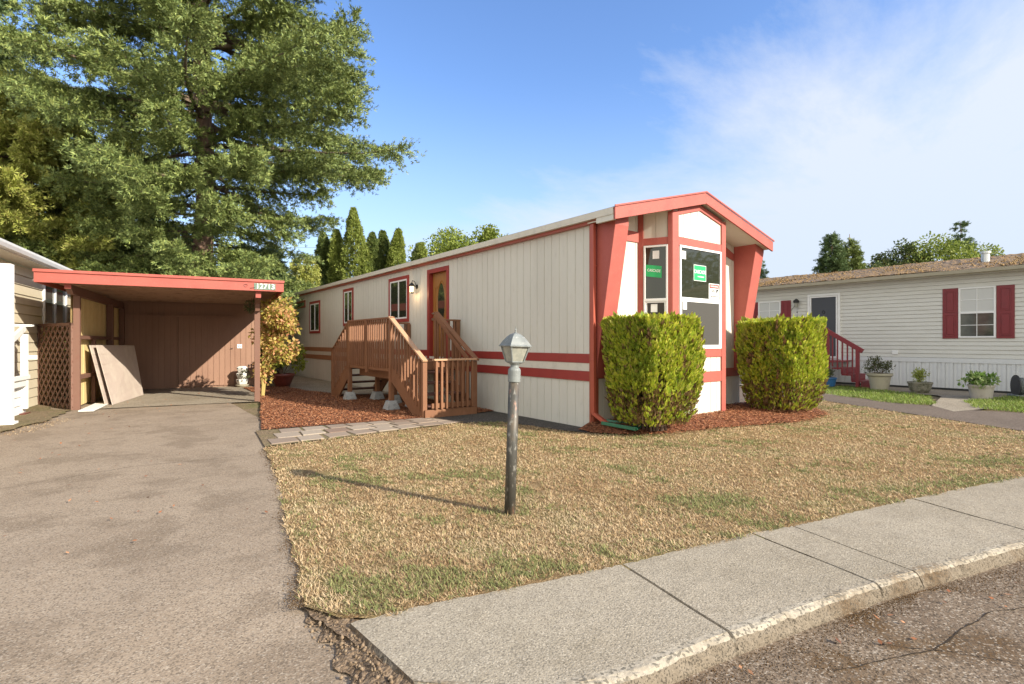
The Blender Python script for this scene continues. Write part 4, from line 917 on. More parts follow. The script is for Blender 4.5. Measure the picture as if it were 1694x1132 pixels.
# ------------------------------------------------------------------ porch stairs
ps = thing('porch_stairs', 'brown wooden porch deck with slatted railings and steps on concrete piers', 'porch', (-.8, 5, 0))
ps.location = (0, 0, 0)
OX = -1.6; IX = -.52
def post(x, y, z0, z1, w=.09, m='deckwood'): return MB().box(x - w / 2, x + w / 2, y - w / 2, y + w / 2, z0, z1).build('post', M[m], ps, bevel=.004)
YN, YA, YM, YFt, YE = 2.72, 4.15, 5.38, 6.55, 7.75
for (x, y, z0, z1) in ((OX, YN, 0, 1.02), (OX, YA, .2, 1.88), (OX - .02, YM, .72, 1.88), (OX, YFt, .2, 1.88), (OX, YE, .02, 1.16), (IX, YN - .02, 0, 1.03), (IX, YA + .06, 0.02, 2.02), (-.06, YA - .05, .98, 1.86), (-.06, YFt, .98, 1.86), (-1.05, 4.25, .2, .78), (-1.05, 5.2, .2, .78), (-1.05, 6.2, .2, .78)): post(x, y, z0, z1)
mb = MB()
for i in range(17): mb.box(OX + .02 + i * .0935, OX + .105 + i * .0935, YA - .02, YFt + .05, .955, .98)
mb.build('deck_boards', M['deckwood'], ps)
mb = MB(); mb.box(OX - .02, OX + .02, YA + .045, YFt - .045, .79, .952); mb.box(OX + .02, -.03, YA - .02, YA + .02, .80, .953); mb.box(OX + .02, -.03, YFt, YFt + .04, .80, .953)
mb.build('deck_fascia', M['deckwood'], ps, bevel=.003)
mb = MB(); mb.box(OX + .22, OX + .26, YA + .1, YFt - .05, .60, .785); mb.box(-1.07, -1.03, YA + .1, YFt - .05, .60, .785); mb.build('deck_beam', M['deckwood'], ps, bevel=.003)
def rail(a, b, w=.09, h=.035, m='deckwood', name='handrail', lab=None): return MB().bar(a, b, w, h).build(name, M[m], ps, bevel=.004, label=lab)
rail((OX, YA - .06, 1.90), (OX, YFt + .06, 1.90))
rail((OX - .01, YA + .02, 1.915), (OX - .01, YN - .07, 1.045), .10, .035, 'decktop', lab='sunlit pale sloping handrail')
rail((OX, YFt - .02, 1.91), (OX, YE + .05, 1.17))
rail((IX, YA + .08, 2.05), (IX, YN - .12, 1.05), .11, .035); rail((IX - .05, YA + .04, 1.98), (IX - .05, YN + .1, 1.05), .035, .09, name='side_rail')
rail((IX, YA - .05, 1.88), (0, YA - .05, 1.88), .09, .035); rail((OX, YFt, 1.88), (-.03, YFt, 1.88), .09, .035)
def balusters(pts, m='deckwood', w=.034):
    for (x, y, z0, z1) in pts: MB().box(x - w / 2, x + w / 2, y - w / 2, y + w / 2, z0, z1).build('baluster', M[m], ps)
B = []
for (y0, y1) in ((YA, YM), (YM, YFt)):
    nbal = 9
    for i in range(nbal): B.append((OX - .035, y0 + (y1 - y0) * (i + 1) / (nbal + 1), .86, 1.88))
for i in range(11):
    y = YN + .10 + (YA - YN - .15) * i / 10; f = (y - YN) / (YA - YN); B.append((OX - .03, y, .06 + .90 * f, 1.04 + .86 * f))
for i in range(8):
    y = YFt + .12 + (YE - YFt - .2) * i / 7; f = (y - YFt) / (YE - YFt); B.append((OX - .03, y, .86 - .74 * f, 1.89 - .72 * f))
for i in range(9):
    y = YN + .14 + (YA - YN - .2) * i / 8; f = (y - YN) / (YA - YN); B.append((IX - .03, y, .12 + .84 * f, 1.04 + .95 * f))
for i in range(3): B.append((IX + .12 + .12 * i, YA - .07, 1.0, 1.87))
for i in range(8): B.append((OX + .2 + .18 * i, YFt + .03, 1.0, 1.87))
balusters(B)
# front panel (gate like) across the bottom
PX0, PX1, PY = -1.40, -.56, 2.62
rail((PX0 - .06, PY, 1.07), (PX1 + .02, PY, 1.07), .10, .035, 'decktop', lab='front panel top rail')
MB().bar((PX0 - .03, PY + .03, .98), (PX1, PY + .03, .98), .035, .09).build('panel_rail', M['deckwood'], ps); MB().bar((PX0 - .08, PY + .03, .22), (PX1, PY + .03, .22), .035, .09).build('panel_rail', M['deckwood'], ps)
balusters([(PX0 + .0 + (PX1 - PX0 - .06) * i / 7, PY - .01, .16, 1.05) for i in range(8)], w=.04)
MB().box(OX - .02, IX + .02, YN - .09, YN - .05, .0, .15).build('kick_board', M['deckwood'], ps, bevel=.003)
for x in (OX, IX + .005):
    sm = MB(); sm.prism([(YN + .05, .0), (YN + .05, .22), (YA + .0, .98), (YA + .0, .62), (YN + .4, .0)], lambda u, v, k: (x - .02 + .04 * k, u, v)); sm.build('stringer', M['deckwood'], ps)
sm = MB(); sm.prism([(YE - .05, .0), (YE - .05, .22), (YFt + .05, .93), (YFt + .05, .55), (YE - .42, .0)], lambda u, v, k: (OX - .02 + .04 * k, u, v)); sm.build('stringer', M['deckwood'], ps)
sm = MB(); sm.prism([(YE - .05, .0), (YE - .05, .22), (YFt + .05, .93), (YFt + .05, .55), (YE - .42, .0)], lambda u, v, k: (IX - .02 + .04 * k, u, v)); sm.build('stringer', M['deckwood'], ps)
for k in range(4):
    z = .2 + .195 * k; y = YN + .1 + .31 * k
    MB().box(OX + .022, IX - .022, y, y + .30, z - .04, z).build('tread', M['darktread'], ps, bevel=.004)
for k in range(4):
    z = .2 + .195 * k; y = YE - .08 - .27 * k
    MB().box(OX + .022, IX - .022, y - .28, y, z - .04, z).build('tread', M['darktread'], ps, bevel=.004)
pg = 'concrete pier blocks under the porch'
PB = [(-1.6, YA, 'grey concrete pier block under the nearest tall porch post'), (-1.6, YFt, 'grey concrete pier block under the far tall porch post'), (-1.05, 4.25, 'dark concrete pier block behind the nearest one'), (-1.05, 5.2, 'mossy pier block beneath the middle of the porch beam'), (-1.05, 6.2, 'rounded mossy pier block second from the far end')]
for i, (x, y, lab) in enumerate(PB):
    mb = MB(); s = .15
    mb.hexa([(-s, -s, 0), (s, -s, 0), (s, s, 0), (-s, s, 0), (-s * .62, -s * .62, .19), (s * .62, -s * .62, .19), (s * .62, s * .62, .19), (-s * .62, s * .62, .19)])
    o = mb.build('pier_block', M['concrete'], bevel=.02); o.location = (x, y, .012); o.rotation_euler = (0, 0, random.uniform(-.2, .2)); setp(o, lab, 'concrete block', pg)

# ------------------------------------------------------------------ yard lamp post
lp = thing('lamp_post', 'weathered black lamp post with grey lantern standing in the dry front lawn', 'lamp post', (-3.585, -2.60, 0)); lp.rotation_euler = (0, R(2.0), R(-15))
MB().tube([(0, 0, -.05), (0, 0, .5), (0, 0, 1.10)], [.045, .045, .044], 20).build('pole', M['polepaint'], lp, smooth=True)
mb = MB(); mb.lathe([(.050, 1.075), (.052, 1.08), (.052, 1.17), (.046, 1.185), (.034, 1.195), (.032, 1.21), (.045, 1.225), (.05, 1.232)], n=20); mb.build('collar', M['cast_grey'], lp, smooth=False)
SQ = math.pi / 4 + R(8)
mb = MB(); q2 = math.sqrt(2)
mb.lathe([(.04 * q2, 1.226), (.052 * q2, 1.236), (.052 * q2, 1.245)], n=4, rot=SQ)
mb.lathe([(.098 * q2, 1.362), (.10 * q2, 1.37), (.092 * q2, 1.378), (.078 * q2, 1.405), (.055 * q2, 1.44), (.034 * q2, 1.462), (.016 * q2, 1.472)], n=4, rot=SQ)
for k in range(4):
    a = SQ + k * math.pi / 2; mb.tube([(.053 * q2 * math.cos(a), .053 * q2 * math.sin(a), 1.24), (.084 * q2 * math.cos(a), .084 * q2 * math.sin(a), 1.366)], .0065, 6)
mb.lathe([(.012, 1.47), (.014, 1.478), (.006, 1.486), (.009, 1.495), (.004, 1.51), (.001, 1.535)], n=10)
mb.build('lantern_frame', M['cast_grey'], lp)
MB().lathe([(.049 * q2, 1.244), (.079 * q2, 1.362)], n=4, rot=SQ).build('glass', M['milkglass'], lp)

# ------------------------------------------------------------------ green splash block
mb = MB(); mb.prism([(0, 0), (.30, 0), (.30, .05), (.27, .05), (.25, .018), (.05, .018), (.03, .05), (0, .05)], lambda u, v, k: ((u - .15) * (1 if k == 0 else 1.25), 0 if k == 0 else -.55, v + (.05 if k == 0 else 0)))
o = mb.build('splash_block', M['green_pl'], bevel=.004); o.location = (.02, -.24, .07); o.rotation_euler = (0, 0, R(25)); setp(o, 'green plastic splash block on the mulch below the red downspout', 'splash block')

# ------------------------------------------------------------------ clipped front shrubs
def boxbush(label, x, y, z, hx, hy, h, seed):
    global rng
    rng = np.random.default_rng(seed)
    t = thing('clipped_shrub', label, 'shrub', (x, y, z), 0, 'boxy golden shrubs in front of the bay window')
    stems = MB()
    for k in range(26):
        a = rng.uniform(0, 6.28); r = rng.uniform(.25, .8); b = rng.uniform(0, .2)
        stems.tube([(b * math.cos(a), b * math.sin(a), -.04), (r * hx * .6 * math.cos(a), r * hy * .6 * math.sin(a), h * .3), (r * hx * math.cos(a), r * hy * math.sin(a), h * rng.uniform(.6, .9))], [.022, .014, .005], 5, cap=False)
    stems.build('stems', M['twig'], t)
    n = 36000
    a = rng.uniform(-math.pi, math.pi, n); top = rng.random(n) < .24
    sq = 1 / (np.abs(np.cos(a)) ** 4.5 + np.abs(np.sin(a)) ** 4.5) ** (1 / 4.5)
    zr = np.where(top, 1.0, rng.random(n) ** .85)
    rad = np.where(top, np.sqrt(rng.random(n)), 1.0)
    taper = np.interp(zr, [0, .12, .35, .6, .9, 1], [.70, .84, .96, 1.0, 1.0, .965])
    lump = 1 + .045 * np.sin(a * 5 + seed) * np.sin(zr * 5 + seed) + .022 * np.sin(a * 17 + 3 * np.sin(zr * 4 + seed)) + .02 * snoise(np.c_[a * 3, zr * 8], 2.2, seed)
    depth = 1 - rng.random(n) ** 1.7 * .30
    q = np.where(top, rad, depth) * sq * taper * lump
    P = np.stack([np.cos(a) * q * hx, np.sin(a) * q * hy, zr * h * np.where(top, 1 - (1 - depth) * .5, 1) + .03 * np.sin(np.cos(a) * q * 6 + seed) * zr], 1)
    P[:, 2] = np.maximum(P[:, 2], .06 + rng.random(n) * .08)
    gap = snoise(np.c_[np.cos(a) * 4, np.sin(a) * 4, zr * 3.4], 2.3, seed + 9)
    low = zr < .42
    keep = ~(low & (rng.random(n) < np.interp(zr, [0, .42], [.72, .15]) * (gap > -.3))) & ~((gap > .85) & (rng.random(n) < .7))
    P, a, zr = P[keep], a[keep], zr[keep]; n = len(P)
    outw = unit(np.c_[np.cos(a), np.sin(a), np.zeros(n)])
    D0 = unit(outw * rng.uniform(.15, .75, (n, 1)) + np.array([0, 0, 1.0]) + rng.normal(0, .22, (n, 3)))
    # each spray = a flat fan of five lobes standing on edge
    parts = []; tang = np.cross(outw, [0, 0, 1.0]); Sf = unit(tang * rng.normal(0, 1, (n, 1)) + outw * rng.normal(0, .8, (n, 1)) + rng.normal(0, .2, (n, 3)))
    L = rng.uniform(.03, .075, n) * np.where(rng.random(n) < .06, 1.7, 1.0)
    for k, (ang, ll, st) in enumerate(((0, 1.0, .35), (.55, .62, .15), (-.55, .62, .15), (.75, .5, .5), (-.75, .5, .5))):
        D = D0 * math.cos(ang) + Sf * math.sin(ang)
        parts.append(rhomb(P + D0 * (L * st)[:, None], D, L * ll, L * ll * .20, np.cross(D0, Sf) * 0 + Sf * math.cos(ang) - D0 * math.sin(ang), mid=.55))
    V = np.stack([p[0].reshape(n, 4, 3) for p in parts], 1)
    # join the fan's lobes at the base so a fan is one island (one colour)
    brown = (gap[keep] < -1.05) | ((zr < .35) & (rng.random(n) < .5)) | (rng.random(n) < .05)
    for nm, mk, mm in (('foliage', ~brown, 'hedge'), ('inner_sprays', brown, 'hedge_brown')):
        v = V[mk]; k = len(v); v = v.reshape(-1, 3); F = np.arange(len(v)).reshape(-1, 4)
        npmesh(nm, v, F, M[mm], t)
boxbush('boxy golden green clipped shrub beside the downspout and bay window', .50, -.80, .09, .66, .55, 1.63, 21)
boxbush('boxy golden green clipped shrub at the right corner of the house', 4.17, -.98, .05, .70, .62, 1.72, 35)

# ------------------------------------------------------------------ carport
CA = R(-9.33); CO = (-6.81, 8.153, 0)
cp = thing('carport', 'open carport with flat coral red edged roof and brown tool shed at its back', 'carport', CO, CA)
XL = PL((0, 0, 0), (0, 1, 0), (1, 0, 0))   # inside face of left wall
bw_y = 5.1
for (x, y, w, z1) in ((.03, .05, .11, 2.36), (3.41, .05, .12, 2.12), (.03, 3.35, .14, 2.4), (.03, 5.0, .12, 2.4)):
    MB().box(x - w / 2, x + w / 2, y - w / 2, y + w / 2, -.02, z1).build('post', M['carpost'], cp, bevel=.005)
mb = MB(); mb.box(-.04, .0, .11, 5.1, 1.46, 1.54); mb.box(-.04, .07, .11, 5.1, .62, .70)
mb.box(.0, .07, .11, 3.28, 1.46, 1.54); mb.box(.0, .07, 1.45, 1.55, 0, 1.46); mb.build('wall_rail', M['carpost'], cp)
mb = MB(); YW = PL((-.05, 0, 0), (0, 1, 0), (1, 0, 0)); YW.grooved(mb, .0, 5.1, 0.02, 2.42, sp=.4, gw=.026, gd=.012, off=.2)
YO = PL((-.065, 0, 0), (0, 1, 0), (-1, 0, 0)); YO.grooved(mb, .0, 5.1, 0.02, 2.42, sp=.4); mb.build('side_panel', M['yellow'], cp)
mb = MB(); BK = PL((0, bw_y, 0), (1, 0, 0), (0, -1, 0)); BK.grooved(mb, -.05, 3.5, 0, 2.60, sp=.155, gw=.024, gd=.014)
mb.add([(3.5, bw_y, 0), (3.5, 8.3, 0), (3.5, 8.3, 2.5), (3.5, bw_y, 2.5)], [(0, 1, 2, 3)]); mb.add([(-.05, bw_y, 0), (-.05, 8.3, 0), (-.05, 8.3, 2.5), (-.05, bw_y, 2.5)], [(3, 2, 1, 0)]); mb.add([(-.05, 8.3, 0), (3.5, 8.3, 0), (3.5, 8.3, 2.5), (-.05, 8.3, 2.5)], [(3, 2, 1, 0)])
mb.build('shed_wall', M['carbrown'], cp)
mb = MB(); DK = PL((0, bw_y - .035, 0), (1, 0, 0), (0, -1, 0)); DK.grooved(mb, 1.42, 2.92, .05, 2.16, sp=.155, gw=.024, gd=.014, off=.03); DK.box(mb, 1.415, 1.42, .05, 2.16, -.033, .0); DK.box(mb, 2.92, 2.925, .05, 2.16, -.033, 0); dr = mb.build('shed_door', M['carbrown'], cp)
mb = MB(); mb.tube([(2.82, bw_y - .04, 1.18), (2.82, bw_y - .075, 1.20), (2.87, bw_y - .075, 1.20), (2.87, bw_y - .04, 1.18)], .008, 6); mb.build('handle', M['black'], dr)
MB().box(-.04, 3.0, bw_y - .08, bw_y - .038, 2.17, 2.22).build('door_track', M['carbrown'], cp)
MB().box(3.0, 3.14, bw_y - .016, bw_y - .002, 1.20, 1.33).build('outlet_cover', M['white'], cp, bevel=.003)
mb = MB(); mb.box(3.03, 3.055, bw_y - .02, bw_y - .0165, 1.245, 1.28); mb.box(3.085, 3.11, bw_y - .02, bw_y - .0165, 1.245, 1.28); mb.build('outlet_socket', M['cast_grey'], cp)
# beams; coral plates paint the pink sunlight onto their ends
for x, lab in ((.02, 'left beam'), (3.41, 'right beam with rotted sagging end')):
    MB().prism([(-.58, 2.54), (8.2, 2.54), (8.2, 2.36), (-.40, 2.36), (-.58, 2.46)] if x < 1 else [(-.62, 2.54), (8.2, 2.54), (8.2, 2.36), (.18, 2.34), (.14, 2.12), (-.12, 2.12), (-.2, 2.3), (-.5, 2.36), (-.62, 2.42)], lambda u, v, k: (x - .05 + .10 * k, u, v)).build('beam', M['carpost'], cp, bevel=.004, label=lab)
for x in (.02, 3.41): MB().box(x - .055, x + .055, -.60 if x < 1 else -.635, -.585 if x < 1 else -.62, 2.455 if x < 1 else 2.40, 2.54).build('beam_end', M['coral'], cp)
mb = MB()
for i in range(18): y = -.30 + i * .41; mb.box(-.36, 3.80, y - .03, y + .03, 2.605, 2.63)
mb.build('rafters', M['carceil'], cp)
mb = MB()
for i in range(22): x = -.40 + i * .195; mb.box(x, x + .185, -.66, 8.4, 2.632, 2.650)
mb.build('roof_deck', M['deckwood'], cp)  # darker deck colour paints in the shadows between the paler rafters
mb = MB(); mb.box(-.43, 3.90, -.69, 8.45, 2.652, 2.735); mb.build('roof', M['shingle'], cp)
MB().box(-.46, 3.93, -.74, -.695, 2.545, 2.74).build('fascia', M['coral'], cp, bevel=.003)
MB().box(-.475, 3.945, -.765, -.69, 2.742, 2.80).build('drip_cap', M['coral'], cp, bevel=.006)
mb = MB(); mb.box(3.90, 3.93, -.69, 8.45, 2.545, 2.80); mb.box(-.46, -.43, -.69, 8.45, 2.545, 2.80); mb.build('side_fascia', M['coral'], cp)
FA = PL((0, -.74, 0), (1, 0, 0), (0, -1, 0))
sg = FA.box(MB(), 3.32, 3.76, 2.575, 2.715, .001, .010).build('number_plate', M['signgreen'], cp)
text('lettering', '12713', .16, M['plainwhite'], sg, plmat(FA, 3.55, 2.645, .0105), .001, .0012, .98)
mb = MB()
arc = [FA.p(3.15 + .035 * math.cos(t) * (1 + .2 * math.sin(3 * t)), 2.65 + .03 * math.sin(t), .006) for t in np.linspace(0, 5.5, 14)]
mb.tube(arc, .004, 5); mb.bar(FA.p(3.24, 2.60, .006), FA.p(3.34, 2.615, .006), .01, .012); mb.build('old_numeral_mark', M['black'], cp)
# stacked planter tower
pt = thing('planter_tower', 'stack of three white plastic planters on a terracotta saucer by the shed wall', 'planter'); pt.parent = None
mpos = Vector((3.14, 4.72, 0)); mr = Matrix.Rotation(CA, 3, 'Z'); w3 = mr @ mpos; pt.location = (CO[0] + w3.x, CO[1] + w3.y, 0); pt.rotation_euler = (0, 0, CA)
for k in range(3):
    z = .08 + .19 * k
    mb = MB(); mb.lathe([(.13, z), (.17, z + .10), (.175, z + .15), (.16, z + .155), (.11, z + .185)], n=6, rot=.3 * k)
    mb.build('planter', M['whitepot'], pt, bevel=.006)
    mb = MB()
    for j in range(3): a = -math.pi / 2 + (j - 1) * .9; mb.tube([(.158 * math.cos(a), .158 * math.sin(a), z + .12), (.172 * math.cos(a), .172 * math.sin(a), z + .12)], .02, 8)
    mb.build('planting_hole', M['inkblack'], pt)
MB().lathe([(.14, 0), (.19, .05), (.19, .07), (.17, .07)], n=20).build('saucer', M['tanpot'], pt)
rng = np.random.default_rng(5); n = 120; u = unit(rng.normal(size=(n, 3))); npmesh('wilted_plant', *rhomb(u * .10 + np.array([.08, -.14, .40]), u + [0, 0, .2], .07, .015), M['potleaf'], pt)
# leaning siding panels
def loc(x, y, z): v = mr @ Vector((x, y, z)); return (CO[0] + v.x, CO[1] + v.y, z)
def leaning(bl, br, tl, tr, th, label):
    mb = MB(); bl, br, tl, tr = [Vector(v) for v in (bl, br, tl, tr)]
    nrm = (br - bl).cross(tl - bl).normalized()
    if nrm.x < 0: nrm = -nrm
    rows = 6
    def q(u, v): return (bl.lerp(br, u)).lerp(tl.lerp(tr, u), v)
    for i in range(rows):
        v0, v1 = i / rows + (.004 if i else 0), (i + 1) / rows - .004
        c = [q(0, v0), q(1, v0), q(1, v1), q(0, v1)]
        mb.hexa([tuple(p) for p in c] + [tuple(p + nrm * th) for p in c])
    c = [q(0.002, .002), q(.998, .002), q(.998, .998), q(.002, .998)]
    mb.hexa([tuple(p - nrm * .004) for p in c] + [tuple(p + nrm * (th - .008)) for p in c])
    V = [loc(*v) for v in mb.V]; m2 = MB(); m2.add(V, mb.F); o = m2.build('siding_panel', M['panelgrey'])
    return setp(o, label, 'board', 'bare siding panels leaning in the carport')
leaning((.40, .62, .0), (.66, 3.0, .0), (.06, .92, 1.33), (.42, 3.2, 1.31), .015, 'inner siding panel almost hidden against the yellow carport wall')
leaning((.52, .66, .0), (.78, 3.05, .0), (.17, .96, 1.33), (.55, 3.25, 1.31), .018, 'outer bare siding panel leaning in the carport, fully in view')
def flatbox(name, pts, z0, z1, m, label, cat_):
    c = [loc(x, y, 0)[:2] for x, y in pts]; mb = MB(); mb.hexa([(x, y, z0) for x, y in c] + [(x, y, z1) for x, y in c]); o = mb.build(name, M[m], bevel=.003); return setp(o, label, cat_)
flatbox('loose_board', [(.16, -.50), (.42, -.56), (.42, .95), (.16, .98)], .005, .03, 'white_wood', 'white board lying flat on the driveway by the carport post', 'board')
# lattice screen
lt = thing('lattice_screen', 'brown wooden lattice screen between carport post and beige house', 'fence', CO, CA)
A = Vector((-.03, -.02, 0)); Bq = Vector((-.95, 1.45, 0)); dv = (Bq - A); Ll = dv.length; dn = dv.normalized(); nn = Vector((dn.y, -dn.x, 0))
def lp_(s, z, o=0): v = A + dn * s - nn * o; return (v.x, v.y, z)
mb = MB(); H0, H1 = .02, 1.78
for sgn, oo in ((1, 0), (-1, .012)):
    s = -1.9
    while s < Ll + 1.9:
        # line from (s, H0) up at 45 deg
        p0, p1 = [], []
        zz = H0; t0, t1 = 0, H1 - H0
        xs = lambda t: s + sgn * t
        lo_, hi_ = (max(0, -s), min(H1 - H0, Ll - s)) if sgn > 0 else (max(0, s - Ll), min(H1 - H0, s))
        if hi_ - lo_ > .05: mb.bar(lp_(xs(lo_), H0 + lo_, oo), lp_(xs(hi_), H0 + hi_, oo), .046, .012, up=(nn.x, nn.y, 0))
        s += .235
mb.build('slats', M['carpost'], lt)
mb = MB()
for s in (.04, Ll - .04): mb.bar(lp_(s, 0, .006), lp_(s, 1.8, .006), .08, .04, up=(nn.x, nn.y, 0))
mb.bar(lp_(0, 1.77, .006), lp_(Ll, 1.77, .006), .04, .06); mb.build('frame', M['carpost'], lt)

# ------------------------------------------------------------------ left neighbour house
lh = thing('beige_house', 'beige lap sided house with white gutter at the left edge behind the carport', 'house', CO, CA)
HX = -.95
HW = PL((HX, 0, 0), (0, 1, 0), (1, 0, 0))
mb = MB(); HW.lap(mb, -6, 1.80, .0, 2.95, .2, .018); HW.lap(mb, 3.55, 5.4, .0, 2.95, .2, .018); HW.lap(mb, 1.80, 3.55, .0, 1.8, .2, .018); HW.lap(mb, 1.80, 3.55, 2.75, 2.95, .2, .018); mb.build('wall', M['lhouse'], lh)
w = MB(); frame(HW, w, 1.74, 3.6, 1.78, 2.78, .07, .0, .045); w = w.build('window', M['white'], lh, bevel=.003)
g = MB(); HW.box(g, 1.81, 3.53, 1.85, 2.71, -.01, .006); g.build('pane', M['glass2'], w)
g = MB(); HW.box(g, 2.62, 2.70, 1.85, 2.71, .006, .035); g.build('mullion', M['white'], w)
mb = MB(); mb.box(HX, -.58, -6, 5.4, 2.98, 3.0); mb.build('soffit', M['lhouse_eave'], lh)
mb = MB(); mb.prism([(-.60, 3.10), (-.48, 3.115), (-.475, 3.07), (-.50, 3.01), (-.60, 3.0)], lambda u, v, k: (u, -6 if k == 0 else 5.4, v)); mb.build('gutter', M['lhroof'], lh)
mb = MB(); mb.hexa([(-.60, -6.1, 3.11), (-.60, 5.5, 3.11), (-4, 5.5, 3.75), (-4, -6.1, 3.75), (-.60, -6.1, 3.16), (-.60, 5.5, 3.16), (-4, 5.5, 3.80), (-4, -6.1, 3.80)]); mb.build('roof', M['lhroof'], lh)
MB().prism([(HX, 2.95), (HX - 3, 2.95), (HX - 3, 3.5)], lambda u, v, k: (u, 5.3 if k == 0 else 5.35, v)).build('gable_end', M['lhouse'], lh)
# floodlight bracket under the eave near the carport corner
MB().prism([(-.62, 2.62), (-.30, 2.60), (-.30, 2.72), (-.50, 2.73)], lambda u, v, k: (u, -.25 if k == 0 else -.05, v)).build('eave_fitting', M['white'], lh)
# white porch of the left house
pr = thing('white_porch', 'white painted porch corner with tall post, stair rail and skirting at the left edge', 'porch', CO, CA)
def pbar(nm, a, b, w, h, m='white_wood'): return MB().bar(a, b, w, h).build(nm, M[m], pr, bevel=.004)
MB().box(-.56, -.40, -2.08, -1.94, 0, 2.72).build('post', M['white_wood'], pr, bevel=.006)
MB().box(-.60, -.36, -2.12, -1.90, 0, .05).build('post_base', M['white_wood'], pr)
MB().box(-.74, -.64, -.42, -.32, .1, 1.55).build('post', M['white_wood'], pr, bevel=.006)
pbar('handrail', (-.56, -1.95, 1.28), (-.69, -.37, 1.68), .05, .12); pbar('handrail', (-.92, -.37, 1.72), (-.56, -.37, 1.72), .12, .04); pbar('rail_bracket', (-.65, -.37, 1.10), (-.50, -.37, 1.10), .06, .08)
pbar('handrail', (-.9, -2.0, 1.25), (-.5, -2.02, 1.18), .06, .1); pbar('baluster', (-.66, -2.0, .1), (-.66, -2.0, 1.15), .05, .05)
pbar('deck_edge', (-.62, -1.9, .72), (-.66, -.3, .72), .08, .08); pbar('deck_edge', (-.62, -1.9, .60), (-.66, -.3, .60), .03, .10)
mb = MB(); PK = PL((-.72, 0, 0), (0, 1, 0), (1, 0, 0)); PK.lap(mb, -2.2, -.25, 0, .66, .15, .012); mb.box(-.94, -.735, -.27, -.25, 0, .66); mb.build('skirting', M['white_wood'], pr)
MB().box(-.90, -.02 - .6, -.6, -.3, 0.0, .03).build('brick_edge', M['terra'], pr)

# ------------------------------------------------------------------ young maple and potted shrub by the carport
def leafy(name, label, cat_, x, y, stems, clumps, m, n, leaf, seed, bark='twig', group=None):
    global rng
    rng = np.random.default_rng(seed); t = thing(name, label, cat_, (x, y, 0), 0, group); mb = MB()
    for s in stems: mb.tube(s[0], s[1], 6, cap=False)
    mb.build('stem', M[bark], t, smooth=True)
    c = np.array([c[:3] for c in clumps]); r = np.array([c[3] for c in clumps]); w = r ** 2; idx = rng.choice(len(c), n, p=w / w.sum())
    u = unit(rng.normal(size=(n, 3))) * (rng.random(n) ** .5)[:, None]
    P = c[idx] + u * r[idx][:, None]; D = unit(u * .6 + rng.normal(0, .6, (n, 3)) + [0, 0, -.35]); L = leaf * rng.uniform(.6, 1.3, n)
    npmesh('foliage', *rhomb(P, D, L, L * .33), M[m], t); return t
rr = random.Random(3)
cl = [(rr.uniform(-.1, .75), rr.uniform(-.45, .5), rr.uniform(1.1, 2.25), rr.uniform(.18, .32)) for _ in range(20)] + [(.05, .1, .5, .22), (.1, 0, .8, .28), (.2, .1, 1.05, .3), (.45, 0, 2.3, .34), (.55, .1, 2.1, .3), (.0, 0, .65, .22), (.25, 0, 1.4, .3), (.15, .2, 1.7, .3)]
leafy('young_maple', 'slender young maple with yellow, green and pink leaves beside the right carport post', 'tree', -3.12, 8.65, [(((0, 0, 0), (.02, 0, .5), (.1, .05, 1.3), (.35, .1, 2.3)), (.035, .03, .02, .008)), (((.03, 0, 0), (.1, 0, .7), (.5, .1, 1.6), (.65, .2, 2.2)), (.025, .02, .012, .005)), (((0, 0, .3), (-.05, .1, 1), (0, -.1, 2)), (.02, .015, .006))], cl, 'autumn', 4200, .10, 9, 'yellowstem')
psb = thing('potted_shrub', 'yellow green shrub in a dark red glazed pot behind the young maple', 'potted plant', (-1.95, 11.45, 0))
MB().lathe([(.20, 0), (.27, .18), (.33, .33), (.36, .36), (.35, .42), (.31, .42), (.29, .37)], n=28).build('pot', M['terra'], psb, smooth=True)
MB().lathe([(.30, .36), (.01, .375)], n=20).build('soil', M['soil'], psb)
rng = np.random.default_rng(4); n = 1500; c = np.array([(rng.uniform(-.45, .5), rng.uniform(-.4, .4), rng.uniform(.6, 1.12)) for _ in range(16)]); idx = rng.integers(0, 16, n); u = unit(rng.normal(size=(n, 3))) * (rng.random(n) ** .5)[:, None]
npmesh('foliage', *rhomb(c[idx] + u * .20, u + [0, 0, .1], .11 * rng.uniform(.6, 1.2, n), .03), M['bushleaf'], psb)
mb = MB()
for k in range(8): mb.tube([(0, 0, .35), tuple((c[k] * [.5, .5, 1] + [0, 0, .2]) / [1, 1, 1.6]), tuple(c[k])], [.014, .01, .004], 5, cap=False)
mb.build('stem', M['twig'], psb)
# leftover vine at the right carport beam
rng = np.random.default_rng(8); n = 260; q = loc(3.30, .22, 2.25); u = unit(rng.normal(size=(n, 3)))
vt = thing('vine', 'scrappy dark vine hanging from the right carport beam end', 'plant', q)
npmesh('foliage', *rhomb(u * (rng.random((n, 1)) ** .5) * [.16, .12, .15], u + [0, 0, -.4], .06, .014), M['potleaf'], vt)
MB().tube([(0, 0, .2), (-.05, 0, 0), (.04, .02, -.12)], .006, 5).build('stem', M['twig'], vt)

